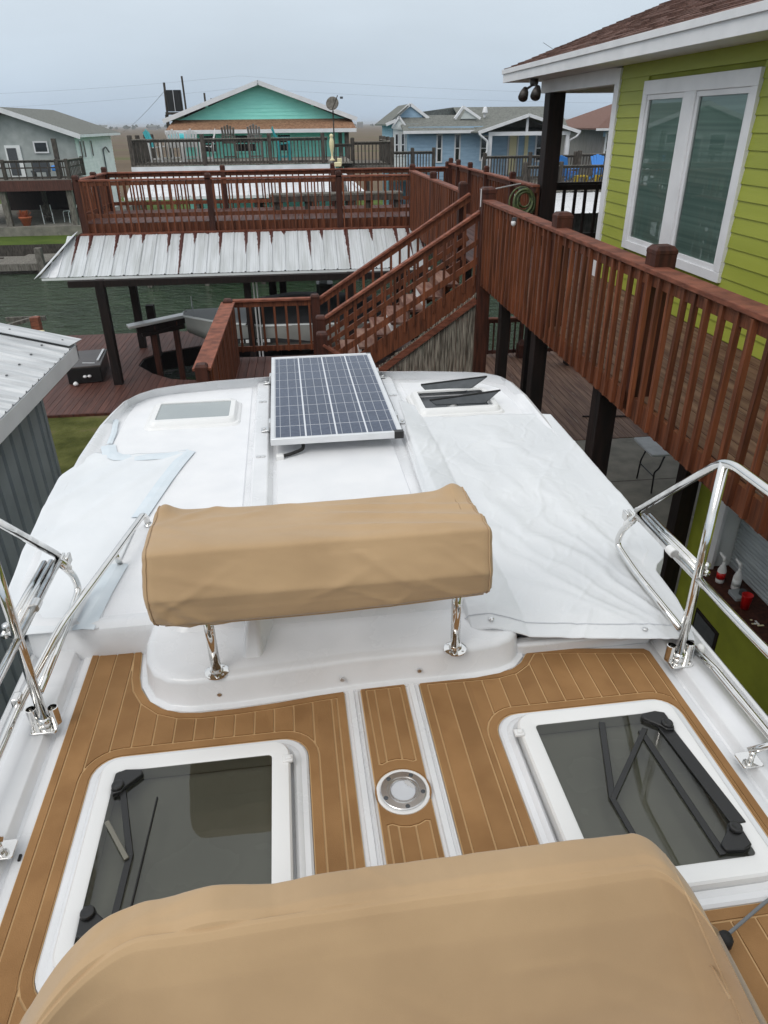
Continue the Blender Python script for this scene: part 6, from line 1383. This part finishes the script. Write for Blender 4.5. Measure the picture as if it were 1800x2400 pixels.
# ================================================================= FAR DISTANCE
def tree_line(name, label, y, x0, x1, hmin, hmax, seed, n):
    random.seed(seed); m = MB()
    for k in range(n):
        x = random.uniform(x0, x1); h_ = random.uniform(hmin, hmax) * (.55 + .45 * abs(fbm(x * .006, seed, 0, 3)) * 2); w_ = h_ * random.uniform(.7, 1.5); yy = y + random.uniform(-60, 60)
        for q in range(7):
            cx, cz = x + random.uniform(-.5, .5) * w_, random.uniform(.25, .85) * h_; r_ = random.uniform(.2, .36) * h_
            m.add([(cx - r_, yy, cz - r_ * .5), (cx + r_, yy + .4 * r_, cz - r_ * .6), (cx + r_ * .3, yy - .3 * r_, cz + r_ * .9), (cx - r_ * .7, yy + .5 * r_, cz + r_ * .6), (cx, yy + r_, cz)], [(0, 1, 2), (0, 2, 3), (1, 4, 2), (2, 4, 3), (3, 4, 0)])
        m.box(x - h_ * .04, x + h_ * .04, yy - h_ * .04, yy + h_ * .04, -.2, h_ * .5)
    o = m.build(name, mat('far_foliage_%d' % seed, lin(74, 80, 62), lin(96, 98, 78), rough=1, scale=.05, spec=.05)); tag(o, label, 'trees', None, 'stuff'); return o
tree_line('far_woods', 'low line of distant trees on the horizon', 1500, -1500, 1500, 4, 9, 3, 420)
tree_line('far_woods', 'nearer scrub and trees on the horizon at the right', 700, 120, 520, 3, 8, 5, 150)
random.seed(11)
for k in range(12):
    x = -520 + k * 105 + random.uniform(-30, 30); y = 1250 + random.uniform(-80, 80); w_ = random.uniform(8, 15); h_ = random.uniform(4, 7)
    t = thing('far_cottage', '%s tiny cottage from the left on the horizon across the marsh' % ('first', 'second', 'third', 'fourth', 'fifth', 'sixth', 'seventh', 'eighth', 'ninth', 'tenth', 'eleventh', 'twelfth')[k], 'house', (x, y, -.2), group='cottages on the horizon')
    MB().box(x - w_ / 2, x + w_ / 2, y, y + 9, -.2, h_).build('wall', whitew if k % 3 else greysid, t)
    m = MB(); slab(m, [(x - w_ / 2 - .5, y - .6, h_), (x + w_ / 2 + .5, y - .6, h_), (x + w_ / 2 + .5, y + 4.5, h_ + 2.2), (x - w_ / 2 - .5, y + 4.5, h_ + 2.2)], .2); m.build('roof', shingg, t)
# power lines
def power_line(label, a, b, sag, r_):
    A, B = Vector(a), Vector(b); t = thing('power_line', label, 'cable', tuple(A), group='overhead wires')
    MB().tube([tuple(A.lerp(B, k / 24) - Vector((0, 0, sag * 4 * (k / 24) * (1 - k / 24)))) for k in range(25)], r_, 5).build('wire', cable, t)
power_line('upper of the two long wires across the sky', (-75, 120, 9.5), (-8, 120, 11.6), .9, .009)
power_line('upper wire crossing the sky to the right of the turquoise gable', (-8, 120, 11.6), (80, 120, 8.8), .9, .009)
power_line('lower of the two long wires across the sky', (-75, 121, 7.6), (-8, 121, 10.2), .9, .009)
power_line('lower wire crossing the sky above the blue house', (-8, 121, 10.2), (80, 121, 7.8), .9, .009)
power_line('slanting wire running down left from the black tanks', (-6.85, 44, 7.1), (-30, 130, 4.0), .6, .010)
power_line('slanting wire dropping to the right behind the dark porch post', (9.0, 30, 8.0), (22, 48, 6.4), .2, .008)

# ================================================================= HAZE
hz = MB().box(-9400, 9400, -500, 9400, -3.7, 13.0).build('haze', None) if False else None
me = bpy.data.meshes.new('haze'); bm = bmesh.new(); bmesh.ops.create_cube(bm, size=1.0)
for v_ in bm.verts: v_.co = Vector((v_.co.x * 18800, 4450 + v_.co.y * 9900, 4.65 + v_.co.z * 16.7))
bm.to_mesh(me); bm.free()
hm = bpy.data.materials.new('haze'); hm.use_nodes = True; ht = hm.node_tree; ht.nodes.clear()
ho = ht.nodes.new('ShaderNodeOutputMaterial'); hv = ht.nodes.new('ShaderNodeVolumePrincipled'); hv.inputs['Color'].default_value = (.86, .90, .95, 1); hv.inputs['Density'].default_value = .0003; hv.inputs['Anisotropy'].default_value = .2
ht.links.new(hv.outputs[0], ho.inputs['Volume']); me.materials.append(hm)
hz = bpy.data.objects.new('haze', me); COL.objects.link(hz); hz['kind'] = 'stuff'; hz['label'] = 'thin pale sea haze over the marsh'
